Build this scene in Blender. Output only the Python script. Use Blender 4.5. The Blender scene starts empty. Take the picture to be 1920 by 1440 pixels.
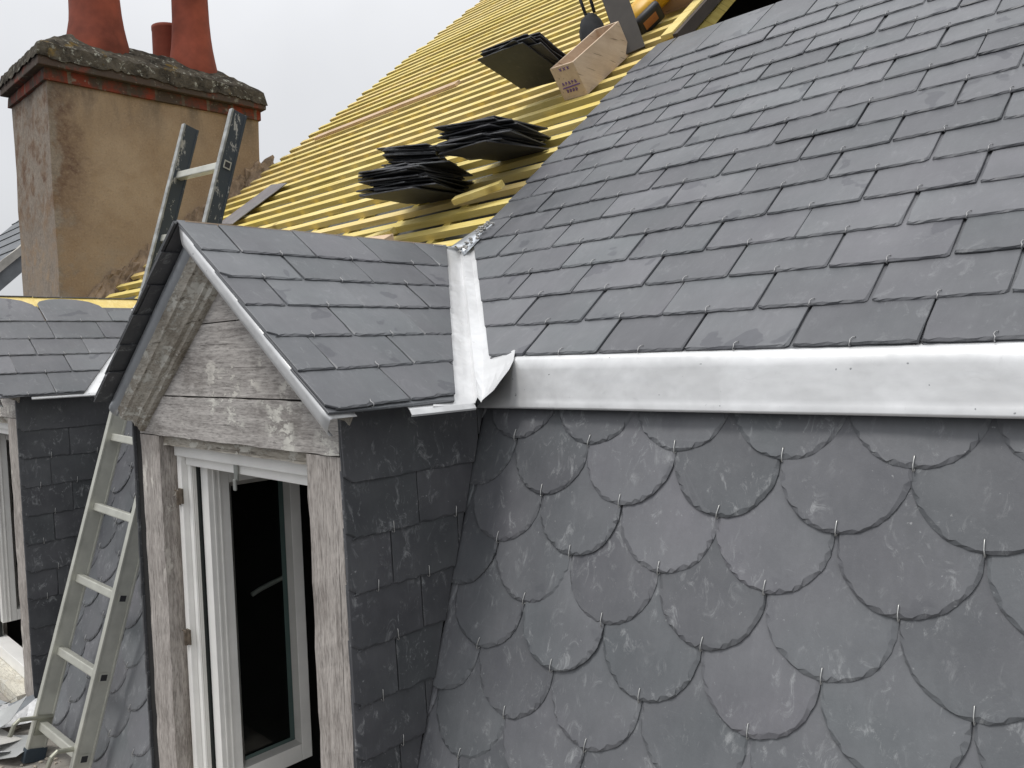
import bpy, bmesh, math, random
from mathutils import Vector as V, Matrix
from math import sin, cos, pi, radians as rad
random.seed(11)
R_ = random.uniform
scene = bpy.context.scene
COL = scene.collection

# ------------------------------------------------------------------ camera
cd = bpy.data.cameras.new("camera"); cam = bpy.data.objects.new("camera", cd); COL.objects.link(cam)
cd.sensor_width = 36.0; cd.lens = 1480.0 / 1920.0 * 36.0; cd.clip_start = 0.05; cd.clip_end = 500
YAW, PITCH, ROLL = rad(43.9165), rad(2.4476), rad(-2.0667)
fwd = V((-sin(YAW), cos(YAW), 0)); rt = V((cos(YAW), sin(YAW), 0)); up = V((0, 0, 1))
f2 = fwd * cos(PITCH) - up * sin(PITCH); u2 = up * cos(PITCH) + fwd * sin(PITCH)
r3 = rt * cos(ROLL) + u2 * sin(ROLL); u3 = u2 * cos(ROLL) - rt * sin(ROLL)
M = Matrix.Identity(4)
for i in range(3):
    M[i][0], M[i][1], M[i][2] = r3[i], u3[i], -f2[i]
cam.matrix_world = M
scene.camera = cam

# ------------------------------------------------------------------ sky, sun, exposure
SUN_EL, SUN_AZ = rad(64), rad(198)          # azimuth clockwise from +y
w = bpy.data.worlds.new("World"); scene.world = w; w.use_nodes = True
nt = w.node_tree; nt.nodes.clear()
def wn(t, **k):
    n = nt.nodes.new(t)
    for a, b in k.items(): setattr(n, a, b)
    return n
sky = wn('ShaderNodeTexSky', sky_type='NISHITA', sun_disc=False, sun_elevation=SUN_EL, sun_rotation=SUN_AZ)
tc = wn('ShaderNodeTexCoord'); sep = wn('ShaderNodeSeparateXYZ'); nt.links.new(tc.outputs['Generated'], sep.inputs[0])
mr = wn('ShaderNodeMapRange'); nt.links.new(sep.outputs['Z'], mr.inputs[0])
mr.inputs[1].default_value = 0.0; mr.inputs[2].default_value = 1.0
mr.inputs[3].default_value = 5.7; mr.inputs[4].default_value = 15.0
noi = wn('ShaderNodeTexNoise'); noi.inputs['Scale'].default_value = 2.2; noi.inputs['Detail'].default_value = 4
nt.links.new(tc.outputs['Generated'], noi.inputs['Vector'])
mr2 = wn('ShaderNodeMapRange'); nt.links.new(noi.outputs['Fac'], mr2.inputs[0])
mr2.inputs[1].default_value = .3; mr2.inputs[2].default_value = .7; mr2.inputs[3].default_value = .9; mr2.inputs[4].default_value = 1.1
mul = wn('ShaderNodeMath', operation='MULTIPLY'); nt.links.new(mr.outputs[0], mul.inputs[0]); nt.links.new(mr2.outputs[0], mul.inputs[1])
tint = wn('ShaderNodeVectorMath', operation='SCALE'); tint.inputs[0].default_value = (0.985, 0.995, 1.02)
nt.links.new(mul.outputs[0], tint.inputs['Scale'])
mx = wn('ShaderNodeMix', data_type='RGBA'); mx.inputs[0].default_value = 0.93
nt.links.new(sky.outputs[0], mx.inputs['A']); nt.links.new(tint.outputs[0], mx.inputs['B'])
bg = wn('ShaderNodeBackground'); bg.inputs['Strength'].default_value = 0.1
nt.links.new(mx.outputs['Result'], bg.inputs['Color'])
wo = wn('ShaderNodeOutputWorld'); nt.links.new(bg.outputs[0], wo.inputs[0])
sl = bpy.data.lights.new("sun", 'SUN'); sl.energy = 1.5; sl.angle = rad(14); sl.color = (1, .97, .93)
so = bpy.data.objects.new("sun", sl); COL.objects.link(so)
sdir = V((sin(SUN_AZ) * cos(SUN_EL), cos(SUN_AZ) * cos(SUN_EL), sin(SUN_EL)))
so.rotation_euler = (-sdir).to_track_quat('-Z', 'Y').to_euler(); so.location = (0, -3, 6)
vs = scene.view_settings; vs.view_transform = 'Standard'; vs.look = 'None'; vs.exposure = 0; vs.gamma = 1; vs.use_curve_mapping = False

# ------------------------------------------------------------------ materials
class Mat:
    def __init__(s, name):
        s.m = bpy.data.materials.new(name); s.m.use_nodes = True; s.t = s.m.node_tree; s.t.nodes.clear()
        s.out = s.n('ShaderNodeOutputMaterial'); s.b = s.n('ShaderNodeBsdfPrincipled'); s.l(s.b.outputs[0], s.out.inputs[0])
    def n(s, typ, **k):
        q = s.t.nodes.new(typ)
        for a, b in k.items():
            if a.startswith('i_'): q.inputs[a[2:]].default_value = b
            else: setattr(q, a, b)
        return q
    def l(s, a, b): s.t.links.new(a, b)
    def noise(s, vec, scale, detail=4, rough=.55, dist=0.0):
        q = s.n('ShaderNodeTexNoise', i_Scale=scale, i_Detail=detail, i_Roughness=rough, i_Distortion=dist)
        if vec is not None: s.l(vec, q.inputs['Vector'])
        return q.outputs['Fac']
    def ramp(s, fac, stops):
        q = s.n('ShaderNodeValToRGB'); e = q.color_ramp.elements
        while len(e) < len(stops): e.new(0.5)
        for i, (p, c) in enumerate(stops):
            e[i].position = p; e[i].color = (*c, 1) if len(c) == 3 else c
        s.l(fac, q.inputs[0]); return q.outputs[0]
    def rng(s, fac, a, b, c, d):
        q = s.n('ShaderNodeMapRange'); s.l(fac, q.inputs[0])
        for i, v in enumerate((a, b, c, d)): q.inputs[i + 1].default_value = v
        return q.outputs[0]
    def math(s, op, a, b):
        q = s.n('ShaderNodeMath', operation=op)
        for i, v in enumerate((a, b)):
            if hasattr(v, 'links'): s.l(v, q.inputs[i])
            else: q.inputs[i].default_value = v
        return q.outputs[0]
    def mix(s, fac, a, b, blend='MIX'):
        q = s.n('ShaderNodeMix', data_type='RGBA', blend_type=blend)
        for key, v in ((0, fac), ('A', a), ('B', b)):
            if hasattr(v, 'links'): s.l(v, q.inputs[key])
            elif key == 0: q.inputs[0].default_value = v
            else: q.inputs[key].default_value = (*v, 1)
        return q.outputs['Result']
    def map(s, vec, scale, loc=(0, 0, 0), rot=(0, 0, 0)):
        q = s.n('ShaderNodeMapping'); q.inputs['Scale'].default_value = scale; q.inputs['Location'].default_value = loc; q.inputs['Rotation'].default_value = rot
        s.l(vec, q.inputs['Vector']); return q.outputs[0]
    def obj(s): return s.n('ShaderNodeTexCoord').outputs['Object']
    def bump(s, h, strength, dist=.002, prev=None):
        q = s.n('ShaderNodeBump', i_Strength=strength, i_Distance=dist); s.l(h, q.inputs['Height'])
        if prev is not None: s.l(prev, q.inputs['Normal'])
        s.l(q.outputs[0], s.b.inputs['Normal']); return q.outputs[0]
    def set(s, **k):
        for a, v in k.items():
            key = {'col': 'Base Color', 'rough': 'Roughness', 'metal': 'Metallic', 'spec': 'Specular IOR Level'}[a]
            if hasattr(v, 'links'): s.l(v, s.b.inputs[key])
            elif key == 'Base Color': s.b.inputs[key].default_value = (*v, 1)
            else: s.b.inputs[key].default_value = v
        return s

def slate_mat(name, dust=.5, dark=(.092, .095, .103), light=(.145, .149, .159), wet=.5, rough=.5):
    m = Mat(name)
    at = m.n('ShaderNodeAttribute', attribute_name='tone'); tone = at.outputs['Fac']
    uv = m.n('ShaderNodeUVMap', uv_map='UVMap').outputs[0]
    sc = m.n('ShaderNodeVectorMath', operation='SCALE'); sc.inputs[0].default_value = (31.7, 17.3, 53.1); m.l(tone, sc.inputs['Scale'])
    ad = m.n('ShaderNodeVectorMath', operation='ADD'); m.l(uv, ad.inputs[0]); m.l(sc.outputs[0], ad.inputs[1]); p = ad.outputs[0]
    big = m.noise(p, 7, 5, .6)
    c = m.mix(m.rng(tone, 0, 1, 0, 1), dark, light)
    c = m.mix(m.rng(big, .3, .7, 0, .3), c, m.mix(.5, c, (.30, .305, .31)))
    # greenish / purplish casts
    hue = m.noise(p, 3.0, 2)
    c = m.mix(m.rng(hue, .50, .75, 0, .6), c, m.mix(1.0, c, (.90, .98, .96), 'MULTIPLY'))
    c = m.mix(m.rng(hue, .50, .25, 0, .6), c, m.mix(1.0, c, (1.0, .95, .99), 'MULTIPLY'))
    # fine mineral streaks
    st = m.noise(m.map(p, (60, 14, 1)), 1.0, 6, .7)
    c = m.mix(m.rng(st, .45, .8, 0, .28), c, m.mix(1.0, c, (1.4, 1.4, 1.4), 'MULTIPLY'))
    wn_ = m.noise(m.obj(), 3.2, 5, .65); c = m.mix(1.0, c, m.ramp(wn_, ((.32, (.80, .81, .82)), (.68, (1.12, 1.12, 1.12)))), 'MULTIPLY')
    # dust: scuffs running down the slate and specks
    dr = m.noise(m.map(p, (34, 20, 1)), 1.0, 9, .78, .9)
    msk = m.noise(p, 11, 3)
    dfac = m.math('MULTIPLY', m.rng(dr, .54, .70, 0, 1), m.rng(msk, .41, .58, 0, dust))
    c = m.mix(dfac, c, (.36, .37, .375))
    r2 = m.noise(m.map(p, (26, 26, 1), rot=(0, 0, 1.1)), 1.0, 9, .8, 1.6)
    c = m.mix(m.math('MULTIPLY', m.rng(r2, .60, .72, 0, 1), m.rng(m.noise(p, 6, 3), .5, .65, 0, dust * .7)), c, (.34, .35, .355))
    sp = m.noise(p, 95, 3, .5)
    c = m.mix(m.math('MULTIPLY', m.rng(sp, .71, .78, 0, 1), dust * .7), c, (.42, .425, .43))
    scr = m.noise(m.map(p, (9, 150, 1), rot=(0, 0, .9)), 1.0, 4, .6, .6)
    c = m.mix(m.math('MULTIPLY', m.rng(scr, .73, .76, 0, 1), dust * .28), c, (.3, .31, .32))
    # dark damp patches with a hard edge on a few slates
    pt = m.noise(p, 9, 3, .45, .3)
    pf = m.math('MULTIPLY', m.rng(pt, .640, .655, 0, 1), m.rng(tone, .35, .4, 0, wet))
    c = m.mix(pf, c, m.mix(1.0, c, (.62, .62, .66), 'MULTIPLY'))
    m.set(col=c, spec=.5)
    m.set(rough=m.rng(big, .3, .7, rough - .06, rough + .1))
    h = m.math('ADD', m.math('MULTIPLY', m.noise(m.map(p, (1, .6, 1)), 26, 6, .6), 1.0), m.math('MULTIPLY', st, .25))
    b = m.bump(h, .38, .004)
    m.bump(m.noise(p, 240, 3), .12, .001, b)
    return m.m

def zinc_mat(name, base=(.80, .815, .83), metal=.25, rough=.42):
    m = Mat(name); o = m.obj()
    n1 = m.noise(o, 5, 5, .6, .5); n2 = m.noise(m.map(o, (3, 3, 30)), 2, 4)
    c = m.mix(m.rng(n1, .40, .60, 0, .9), base, tuple(x * .84 for x in base))
    c = m.mix(m.rng(m.noise(o, 26, 6, .75, 1.2), .60, .72, 0, .35), c, tuple(x * .62 for x in base))
    c = m.mix(m.rng(n2, .55, .75, 0, .18), c, (.60, .62, .64))
    sp = m.noise(o, 70, 2); c = m.mix(m.rng(sp, .74, .76, 0, .8), c, (.2, .21, .22))
    m.set(col=c, metal=metal, rough=m.rng(n1, .3, .7, rough - .07, rough + .1))
    bz = m.bump(m.noise(o, 7, 3), .45, .012); m.bump(m.noise(o, 40, 4), .12, .002, bz)
    return m.m

def wood_mat(name, a, b, dirt, axis='x', paint=None, pf=.0, scale=1.0, rough=.8, knots=0, greying=None):
    m = Mat(name); o = m.obj()
    s = {'x': (4, 60, 60), 'y': (60, 4, 60), 'z': (60, 60, 4)}[axis]
    g = m.noise(m.map(o, tuple(q * scale for q in s)), 1.0, 7, .7, .6)
    big = m.noise(o, 4, 5, .6)
    c = m.mix(m.rng(g, .3, .7, 0, 1), a, b)
    c = m.mix(m.rng(big, .5, .72, 0, .75), c, dirt)
    s2 = {'x': (1.2, 90, 90), 'y': (90, 1.2, 90), 'z': (90, 90, 1.2)}[axis]
    cr = m.noise(m.map(o, s2), 1.0, 3, .5)
    c = m.mix(m.rng(cr, .66, .72, 0, .7), c, tuple(x * .3 for x in dirt))
    hh = g
    if greying or scale == 1.0:
        fg = m.noise(m.map(o, tuple(38 if q == 4 else 230 for q in s)), 1.0, 4, .65)
        c = m.mix(m.rng(fg, .50, .68, 0, .6), c, tuple(x * .40 for x in a)); c = m.mix(m.rng(fg, .46, .32, 0, .35), c, tuple(min(1, x * 1.3) for x in b))
        hh = m.math('SUBTRACT', g, m.math('MULTIPLY', fg, .5))
    if greying:
        c = m.mix(m.rng(m.noise(o, 2.2, 3), .4, .6, 0, .7), c, greying)
    if paint:
        s3 = {'x': (14, 30, 30), 'y': (30, 14, 30), 'z': (30, 30, 14)}[axis]
        p1 = m.noise(m.map(o, s3), 1.0, 8, .75, .2); p2 = m.noise(o, 5.5, 3)
        mk = m.math('MULTIPLY', m.rng(p1, .53, .56, 0, 1), m.rng(p2, .62 - pf, .70 - pf, 0, 1))
        pc = m.mix(m.rng(m.noise(o, 18, 4), .35, .7, 0, .7), paint, tuple(x * .55 for x in paint))
        c = m.mix(mk, c, pc); hh = m.math('ADD', g, m.math('MULTIPLY', mk, .6))
    if knots:
        vr = m.n('ShaderNodeTexVoronoi', i_Scale=knots); m.l(o, vr.inputs['Vector'])
        c = m.mix(m.rng(vr.outputs['Distance'], .0, .10, .75, 0), c, (.12, .06, .02))
    m.set(col=c, rough=rough, spec=.25); m.bump(hh, .55, .003)
    return m.m

def plain(name, col, rough=.5, metal=0, var=.2, scale=12, bump=.1, spec=.5):
    m = Mat(name); o = m.obj(); n = m.noise(o, scale, 5, .6)
    c = m.mix(m.rng(n, .3, .7, 0, 1), tuple(x * (1 - var) for x in col), tuple(min(1, x * (1 + var)) for x in col))
    m.set(col=c, rough=rough, metal=metal, spec=spec); m.bump(m.noise(o, scale * 5, 4), bump, .002); return m.m

SLATE = slate_mat('slate_new', dust=.30, wet=.75, rough=.46)
SLATE_LOW = slate_mat('slate_dusty', dust=.85, wet=.25, rough=.5)
SLATE_SHADED = slate_mat('slate_shaded', dust=.95, dark=(.050, .052, .057), light=(.072, .074, .080), wet=.2, rough=.55)  # same slate as the others, shade of the cheeks put into a darker colour
SLATE_DARK = slate_mat('slate_stacked', dust=.2, dark=(.022, .023, .027), light=(.04, .041, .046), wet=0, rough=.6)
ZINC = zinc_mat('zinc_sheet', (.80, .805, .805), .45, .34); ZINC_EDGE = zinc_mat('zinc_trim', (.62, .65, .68), .75, .36)
HOOK = plain('steel_hook', (.62, .62, .60), .38, .85, .1)
W_GABLE = wood_mat('weathered_oak_gable', (.25, .23, .215), (.55, .52, .49), (.13, .113, .10), 'x', (.70, .67, .61), .12)
W_BEAM = wood_mat('weathered_oak_beam', (.27, .25, .235), (.57, .54, .51), (.15, .135, .12), 'x', (.72, .70, .64), .16)
W_POST = wood_mat('weathered_oak_post', (.25, .225, .205), (.53, .49, .455), (.21, .185, .165), 'z', (.72, .68, .62), .07)
W_MOULD = wood_mat('peeling_painted_moulding', (.30, .27, .225), (.45, .42, .365), (.12, .09, .06), 'x', (.60, .58, .52), .30)
W_BATTEN_ = None
W_BATTEN = wood_mat('treated_yellow_batten', (.68, .52, .16), (.88, .745, .33), (.76, .60, .15), 'x', None, 0, .6, .7, 3.2)
def vary(mat, a, b, c_):
    t = mat.node_tree; bs = next(n for n in t.nodes if n.type == 'BSDF_PRINCIPLED'); src = bs.inputs['Base Color'].links[0].from_socket
    oi = t.nodes.new('ShaderNodeObjectInfo'); rp_ = t.nodes.new('ShaderNodeValToRGB'); e = rp_.color_ramp.elements
    e.new(.5)
    for i, (p, q) in enumerate(((0, a), (.5, b), (1, c_))): e[i].position = p; e[i].color = (*q, 1)
    t.links.new(oi.outputs['Random'], rp_.inputs[0])
    mx_ = t.nodes.new('ShaderNodeMix'); mx_.data_type = 'RGBA'; mx_.blend_type = 'MULTIPLY'; mx_.inputs[0].default_value = 1
    t.links.new(src, mx_.inputs['A']); t.links.new(rp_.outputs[0], mx_.inputs['B']); t.links.new(mx_.outputs['Result'], bs.inputs['Base Color'])
vary(W_BATTEN, (.90, .89, .74), (1, 1, 1), (1.0, .96, 1.06))
W_RAFTER = wood_mat('treated_yellow_rafter', (.60, .46, .11), (.80, .67, .22), (.58, .44, .10), 'y', None, 0, .6, .75)
W_PALE = wood_mat('pale_plywood', (.58, .44, .31), (.74, .60, .46), (.52, .38, .26), 'y', None, 0, .5, .7)
W_PINK = wood_mat('bare_pine', (.56, .40, .26), (.70, .53, .37), (.50, .35, .22), 'x', None, 0, .5, .75)
W_BROWN = wood_mat('old_brown_board', (.17, .12, .085), (.27, .20, .145), (.12, .085, .06), 'x', None, 0, .7, .85)
W_SILL = wood_mat('flaking_cream_sill', (.55, .52, .44), (.70, .67, .58), (.34, .28, .20), 'x', (.78, .76, .68), .2)
PAINT = plain('white_window_paint', (.86, .85, .82), .4, 0, .06, 9, .06)
PAINT_GREY = plain('shaded_window_paint', (.62, .61, .58), .45, 0, .08, 9, .06)  # window white darkened, shade on the glazing beads put into the colour
GASKET = plain('black_gasket', (.012, .016, .015), .5)
SPACER = plain('green_grey_spacer', (.10, .15, .14), .35, .2, .1)
PUTTY = plain('old_mastic', (.44, .37, .26), .85, 0, .3, 30, .6)
UNDERLAY = plain('grey_underlay', (.11, .115, .105), .85, 0, .2, 20, .2)
BLACKIN = plain('dark_interior', (.010, .0095, .009), .95)  # near black: darkness of room and roof void put into the colour
RUST = plain('rusty_hinge', (.16, .13, .10), .6, .6, .4, 60, .4)
TERRA = plain('terracotta', (.21, .052, .030), .8, 0, .4, 4, .3, .25)
ALU = plain('worn_aluminium', (.56, .56, .50), .48, .55, .12, 14, .1)
MORTAR = plain('crumbling_mortar', (.27, .20, .14), .95, 0, .45, 14, .9, .2)
YEL = plain('yellow_plastic', (.80, .44, .02), .4, 0, .06)
BLKP = plain('black_plastic', (.025, .025, .028), .5)
GREYB = plain('grey_brown_board', (.062, .055, .048), .7, 0, .15)
CARD = plain('brown_plywood', (.36, .22, .12), .7, 0, .15, 6)
INK = plain('violet_marker_ink', (.16, .08, .30), .6, 0, .2)
CANVAS = plain('black_canvas', (.02, .021, .024), .85, 0, .3, 30, .5)
LEDGE = plain('dusty_ledge', (.27, .25, .22), .9, 0, .35, 18, .7)
STONE = plain('pale_stone', (.42, .40, .36), .9, 0, .2, 6, .5)

def render_mat():
    m = Mat('brown_chimney_render'); o = m.obj()
    big = m.noise(o, 1.6, 5, .6); mid = m.noise(o, 7, 5, .6)
    c = m.mix(m.rng(big, .35, .65, 0, 1), (.29, .21, .14), (.385, .295, .205))
    c = m.mix(m.rng(mid, .5, .75, 0, .5), c, (.25, .17, .105))
    s = m.n('ShaderNodeSeparateXYZ'); m.l(o, s.inputs[0])
    # front (-y) face weathered grey, grime down the arris beside it
    gy = m.math('ADD', s.outputs['Y'], m.math('MULTIPLY', m.rng(mid, .3, .7, -.1, .1), 1.0))
    c = m.mix(m.rng(gy, 1.70, 1.78, .8, 0), c, m.mix(m.rng(m.noise(o, 40, 6, .7), .4, .6, 0, 1), (.20, .175, .15), (.29, .255, .22)))
    band = m.math('MULTIPLY', m.rng(gy, 1.70, 1.76, 0, 1), m.rng(gy, 1.80, 1.97, 1, 0))
    band = m.math('MULTIPLY', band, m.rng(s.outputs['Z'], .75, 1.25, 0, .85))
    c = m.mix(m.math('MULTIPLY', band, m.rng(m.noise(o, 30, 6, .7), .35, .6, .35, .85)), c, (.085, .043, .034))
    top = m.math('MULTIPLY', m.rng(s.outputs['Z'], 1.55, 1.87, 0, .7), m.rng(m.noise(m.map(o, (4, 4, 1)), 2, 4), .42, .62, 0, 1))
    c = m.mix(top, c, (.12, .10, .085))
    low = m.math('MULTIPLY', m.rng(s.outputs['Z'], .95, .55, 0, 1), m.rng(m.noise(o, 5, 5), .5, .62, 0, .8))
    c = m.mix(low, c, (.30, .25, .20))
    gr = m.noise(o, 75, 4, .8); c = m.mix(m.rng(gr, .55, .72, 0, .45), c, (.12, .085, .055)); c = m.mix(m.rng(gr, .45, .30, 0, .35), c, (.50, .41, .30))
    m.set(col=c, rough=.95, spec=.15); b = m.bump(m.noise(o, 120, 5, .7), .5, .004); m.bump(mid, .3, .02, b)
    return m.m
RENDER = render_mat()

def brick_mat(name='red_brick_band', g0=.40, g1=.56):
    m = Mat(name); o = m.obj()
    s = m.n('ShaderNodeSeparateXYZ'); m.l(o, s.inputs[0])
    cb = m.n('ShaderNodeCombineXYZ'); m.l(m.math('ADD', s.outputs['Y'], s.outputs['X']), cb.inputs[0]); m.l(s.outputs['Z'], cb.inputs[1])
    br = m.n('ShaderNodeTexBrick', offset=.5, i_Scale=1.0); m.l(m.map(cb.outputs[0], (1, 1, 1), (0, .05, 0)), br.inputs['Vector'])
    br.inputs['Brick Width'].default_value = .19; br.inputs['Row Height'].default_value = .30; br.inputs['Mortar Size'].default_value = .012
    br.inputs['Color1'].default_value = (.26, .048, .026, 1); br.inputs['Color2'].default_value = (.16, .05, .036, 1); br.inputs['Mortar'].default_value = (.17, .14, .11, 1)
    n = m.noise(o, 7, 6, .65)
    c = m.mix(m.rng(n, g0, g1, 0, .95), br.outputs['Color'], (.07, .058, .048))
    c = m.mix(m.rng(m.noise(o, 24, 4), .62, .70, 0, .6), c, (.26, .25, .21))
    m.set(col=c, rough=.9, spec=.2); m.bump(m.noise(o, 60, 5), .5, .006); return m.m
BRICK = brick_mat(); BRICK_MOSSY = brick_mat('lichened_brick_band', .30, .46)
def lichen_mat():
    m = Mat('lichened_flaunching'); o = m.obj()
    n = m.noise(o, 9, 7, .7, .3); c = m.mix(m.rng(n, .38, .62, 0, 1), (.028, .024, .019), (.105, .092, .072))
    c = m.mix(m.rng(m.noise(o, 20, 6, .7), .57, .64, 0, .85), c, (.34, .34, .29))
    c = m.mix(m.rng(m.noise(m.map(o, (1, 1, 1), (3, 1, 2)), 6, 4), .63, .70, 0, .5), c, (.24, .15, .025))
    m.set(col=c, rough=.95, spec=.1); m.bump(n, .9, .03); return m.m
LICHEN = lichen_mat()
def rail_dark():
    m = Mat('scuffed_dark_rail'); o = m.obj()
    n = m.noise(m.map(o, (9, 9, 4)), 3, 7, .75, .2)
    c = m.mix(m.rng(n, .57, .61, 0, .85), (.055, .067, .078), (.50, .49, .45))
    m.set(col=c, rough=.5, spec=.4, metal=.1); return m.m
RAIL_DARK = rail_dark(); RAIL_EDGE = plain('worn_rail_edge', (.36, .37, .36), .5, .3, .4, 30, .3)
def glass_mat():
    m = Mat('window_glass'); m.set(col=(.9, .95, .94), rough=.02)
    m.b.inputs['Transmission Weight'].default_value = 1.0; m.b.inputs['IOR'].default_value = 1.45; return m.m
GLASS = glass_mat()

# ------------------------------------------------------------------ mesh helpers
def link(name, bm, mat, parent=None, smooth=False):
    me = bpy.data.meshes.new(name); bm.normal_update(); bm.to_mesh(me); bm.free()
    for q in (mat if isinstance(mat, (list, tuple)) else [mat]): me.materials.append(q)
    if smooth:
        for p in me.polygons: p.use_smooth = True
    o = bpy.data.objects.new(name, me); COL.objects.link(o)
    if parent is not None: adopt(o, parent)
    return o
def wloc(o):
    l = V(o.location)
    while o.parent: o = o.parent; l = l + V(o.location)
    return l
def adopt(o, parent):
    o.parent = parent; o.matrix_parent_inverse = Matrix.Translation(-wloc(parent)) if parent.type == 'EMPTY' else Matrix.Identity(4)
def thing(name, label, cat, loc=(0, 0, 0), group=None):
    o = bpy.data.objects.new(name, None); COL.objects.link(o); o.location = loc; o.empty_display_size = .1
    o['label'] = label; o['category'] = cat
    if group: o['group'] = group
    return o
def tag(o, label, cat, group=None):
    o['label'] = label; o['category'] = cat
    if group: o['group'] = group
    return o
def box(bm, o, ax, lo, hi, jit=0.0, bev=0.0, mi=0):
    """box in frame (o, axes), spanning lo..hi along the axes"""
    vs = []
    for k in (0, 1):
        for j in (0, 1):
            for i in (0, 1):
                c = [(lo, hi)[i][0], (lo, hi)[j][1], (lo, hi)[k][2]]
                p = V(o)
                for a in range(3): p = p + ax[a] * (c[a] + R_(-jit, jit))
                vs.append(bm.verts.new(p))
    fs = [bm.faces.new([vs[i] for i in f]) for f in ((0, 2, 3, 1), (4, 5, 7, 6), (0, 1, 5, 4), (2, 6, 7, 3), (0, 4, 6, 2), (1, 3, 7, 5))]
    for f in fs: f.material_index = mi
    det = ax[0].cross(ax[1]).dot(ax[2])
    if det < 0: bmesh.ops.reverse_faces(bm, faces=fs)
    if bev:
        es = list({e for f in fs for e in f.edges})
        r = bmesh.ops.bevel(bm, geom=es, offset=bev, segments=2, affect='EDGES', profile=.6)
        for f in r['faces']: f.material_index = mi
    return fs
WX = (V((1, 0, 0)), V((0, 1, 0)), V((0, 0, 1))); O0 = V((0, 0, 0))
def wbox(bm, lo, hi, jit=0, bev=0, mi=0): return box(bm, O0, WX, lo, hi, jit, bev, mi)
def grid_board(bm, o, ax, lo, hi, n, jit, mi=0):
    """board along axis 0 with slightly wandering arrises (old timber)"""
    rings = []
    for i in range(n + 1):
        t = lo[0] + (hi[0] - lo[0]) * i / n; r = []
        for a, b in ((lo[1], lo[2]), (hi[1], lo[2]), (hi[1], hi[2]), (lo[1], hi[2])):
            r.append(bm.verts.new(V(o) + ax[0] * t + ax[1] * (a + R_(-jit, jit)) + ax[2] * (b + R_(-jit, jit))))
        rings.append(r)
    fs = []
    for i in range(n):
        for k in range(4):
            fs.append(bm.faces.new([rings[i][k], rings[i][(k + 1) % 4], rings[i + 1][(k + 1) % 4], rings[i + 1][k]]))
    fs.append(bm.faces.new(rings[0][::-1])); fs.append(bm.faces.new(rings[-1]))
    for f in fs: f.material_index = mi
    bmesh.ops.recalc_face_normals(bm, faces=fs)
    return fs
def tube(bm, pts, r, n=6, cap=True):
    rings = []
    for i, p in enumerate(pts):
        t = (pts[min(i + 1, len(pts) - 1)] - pts[max(i - 1, 0)]).normalized()
        a = t.orthogonal().normalized() if i == 0 else (a_ - t * a_.dot(t)).normalized()
        a_ = a; b = t.cross(a)
        rings.append([bm.verts.new(p + (a * cos(2 * pi * k / n) + b * sin(2 * pi * k / n)) * r) for k in range(n)])
    for i in range(len(pts) - 1):
        for k in range(n): bm.faces.new([rings[i][k], rings[i][(k + 1) % n], rings[i + 1][(k + 1) % n], rings[i + 1][k]])
    if cap: bm.faces.new(rings[0][::-1]); bm.faces.new(rings[-1])
def sheet(bm, rows, thick=.0008, close=False):
    """thin sheet metal from rows of points, given a real thickness along its normals"""
    g = [[bm.verts.new(p) for p in r] for r in rows]
    fs = [bm.faces.new([g[i][j], g[i][j + 1], g[i + 1][j + 1], g[i + 1][j]]) for i in range(len(g) - 1) for j in range(len(g[0]) - 1)]
    bmesh.ops.recalc_face_normals(bm, faces=fs); bm.normal_update()
    bmesh.ops.solidify(bm, geom=fs, thickness=thick)
def lathe(bm, c, prof, n=28):
    rings = [[bm.verts.new(V((c[0] + r * cos(2 * pi * k / n), c[1] + r * sin(2 * pi * k / n), c[2] + z))) for k in range(n)] for r, z in prof]
    for i in range(len(prof) - 1):
        for k in range(n): bm.faces.new([rings[i][k], rings[i][(k + 1) % n], rings[i + 1][(k + 1) % n], rings[i + 1][k]])

# ------------------------------------------------------------------ slates
def clip_poly(P, planes):
    for a, b, c in planes:
        out = []
        for i in range(len(P)):
            p, q = P[i], P[(i + 1) % len(P)]
            dp, dq = a * p[0] + b * p[1] - c, a * q[0] + b * q[1] - c
            if dp <= 0: out.append(p)
            if (dp < 0 < dq) or (dq < 0 < dp):
                t = dp / (dp - dq); out.append((p[0] + (q[0] - p[0]) * t, p[1] + (q[1] - p[1]) * t, 0))
        P = out
        if len(P) < 3: return []
    # drop near-duplicate points
    r = []
    for p in P:
        if not r or abs(p[0] - r[-1][0]) + abs(p[1] - r[-1][1]) > 1e-4: r.append(p)
    return r
def rect_outline(w_, L, lc=0.0, rc=0.0):
    """tail at v=0 facing down the slope; third value marks the dressed tail edge"""
    P = []; h = w_ / 2; n = 16
    xs = [-h + w_ * i / n for i in range(n + 1)]
    if lc: P.append((-h, lc, 1)); xs[0] = -h + lc * 1.25
    for i, x in enumerate(xs):
        j = 0 if i in (0, n) else R_(-.0012, .0012)
        P.append((x + (R_(-.002, .002) if 0 < i < n else 0), j + (R_(.001, .004) if i in (0, n) else 0), 1))
    if rc: P[-1] = (h - rc * 1.25, 0, 1); P.append((h, rc, 1))
    for i in range(1, 6): P.append((h + R_(-.0006, .0006), L * i / 6, 0))
    P += [(h, L, 0), (-h, L, 0)]
    for i in range(5, 0, -1): P.append((-h + R_(-.0006, .0006), L * i / 6, 0))
    return P
def scallop_outline(w_, L):
    r = w_ / 2; P = []
    n = 34
    ph = R_(0, 6)
    for i in range(n + 1):
        a = pi + pi * i / n
        rr = r * (1 + .008 * sin(3 * a + ph) + .006 * sin(7 * a + 2 * ph) + R_(-.009, .009))
        P.append((rr * cos(a), r + rr * sin(a) * 1.0, 1))
    P += [(r, L, 0), (-r, L, 0)]
    return P
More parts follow.
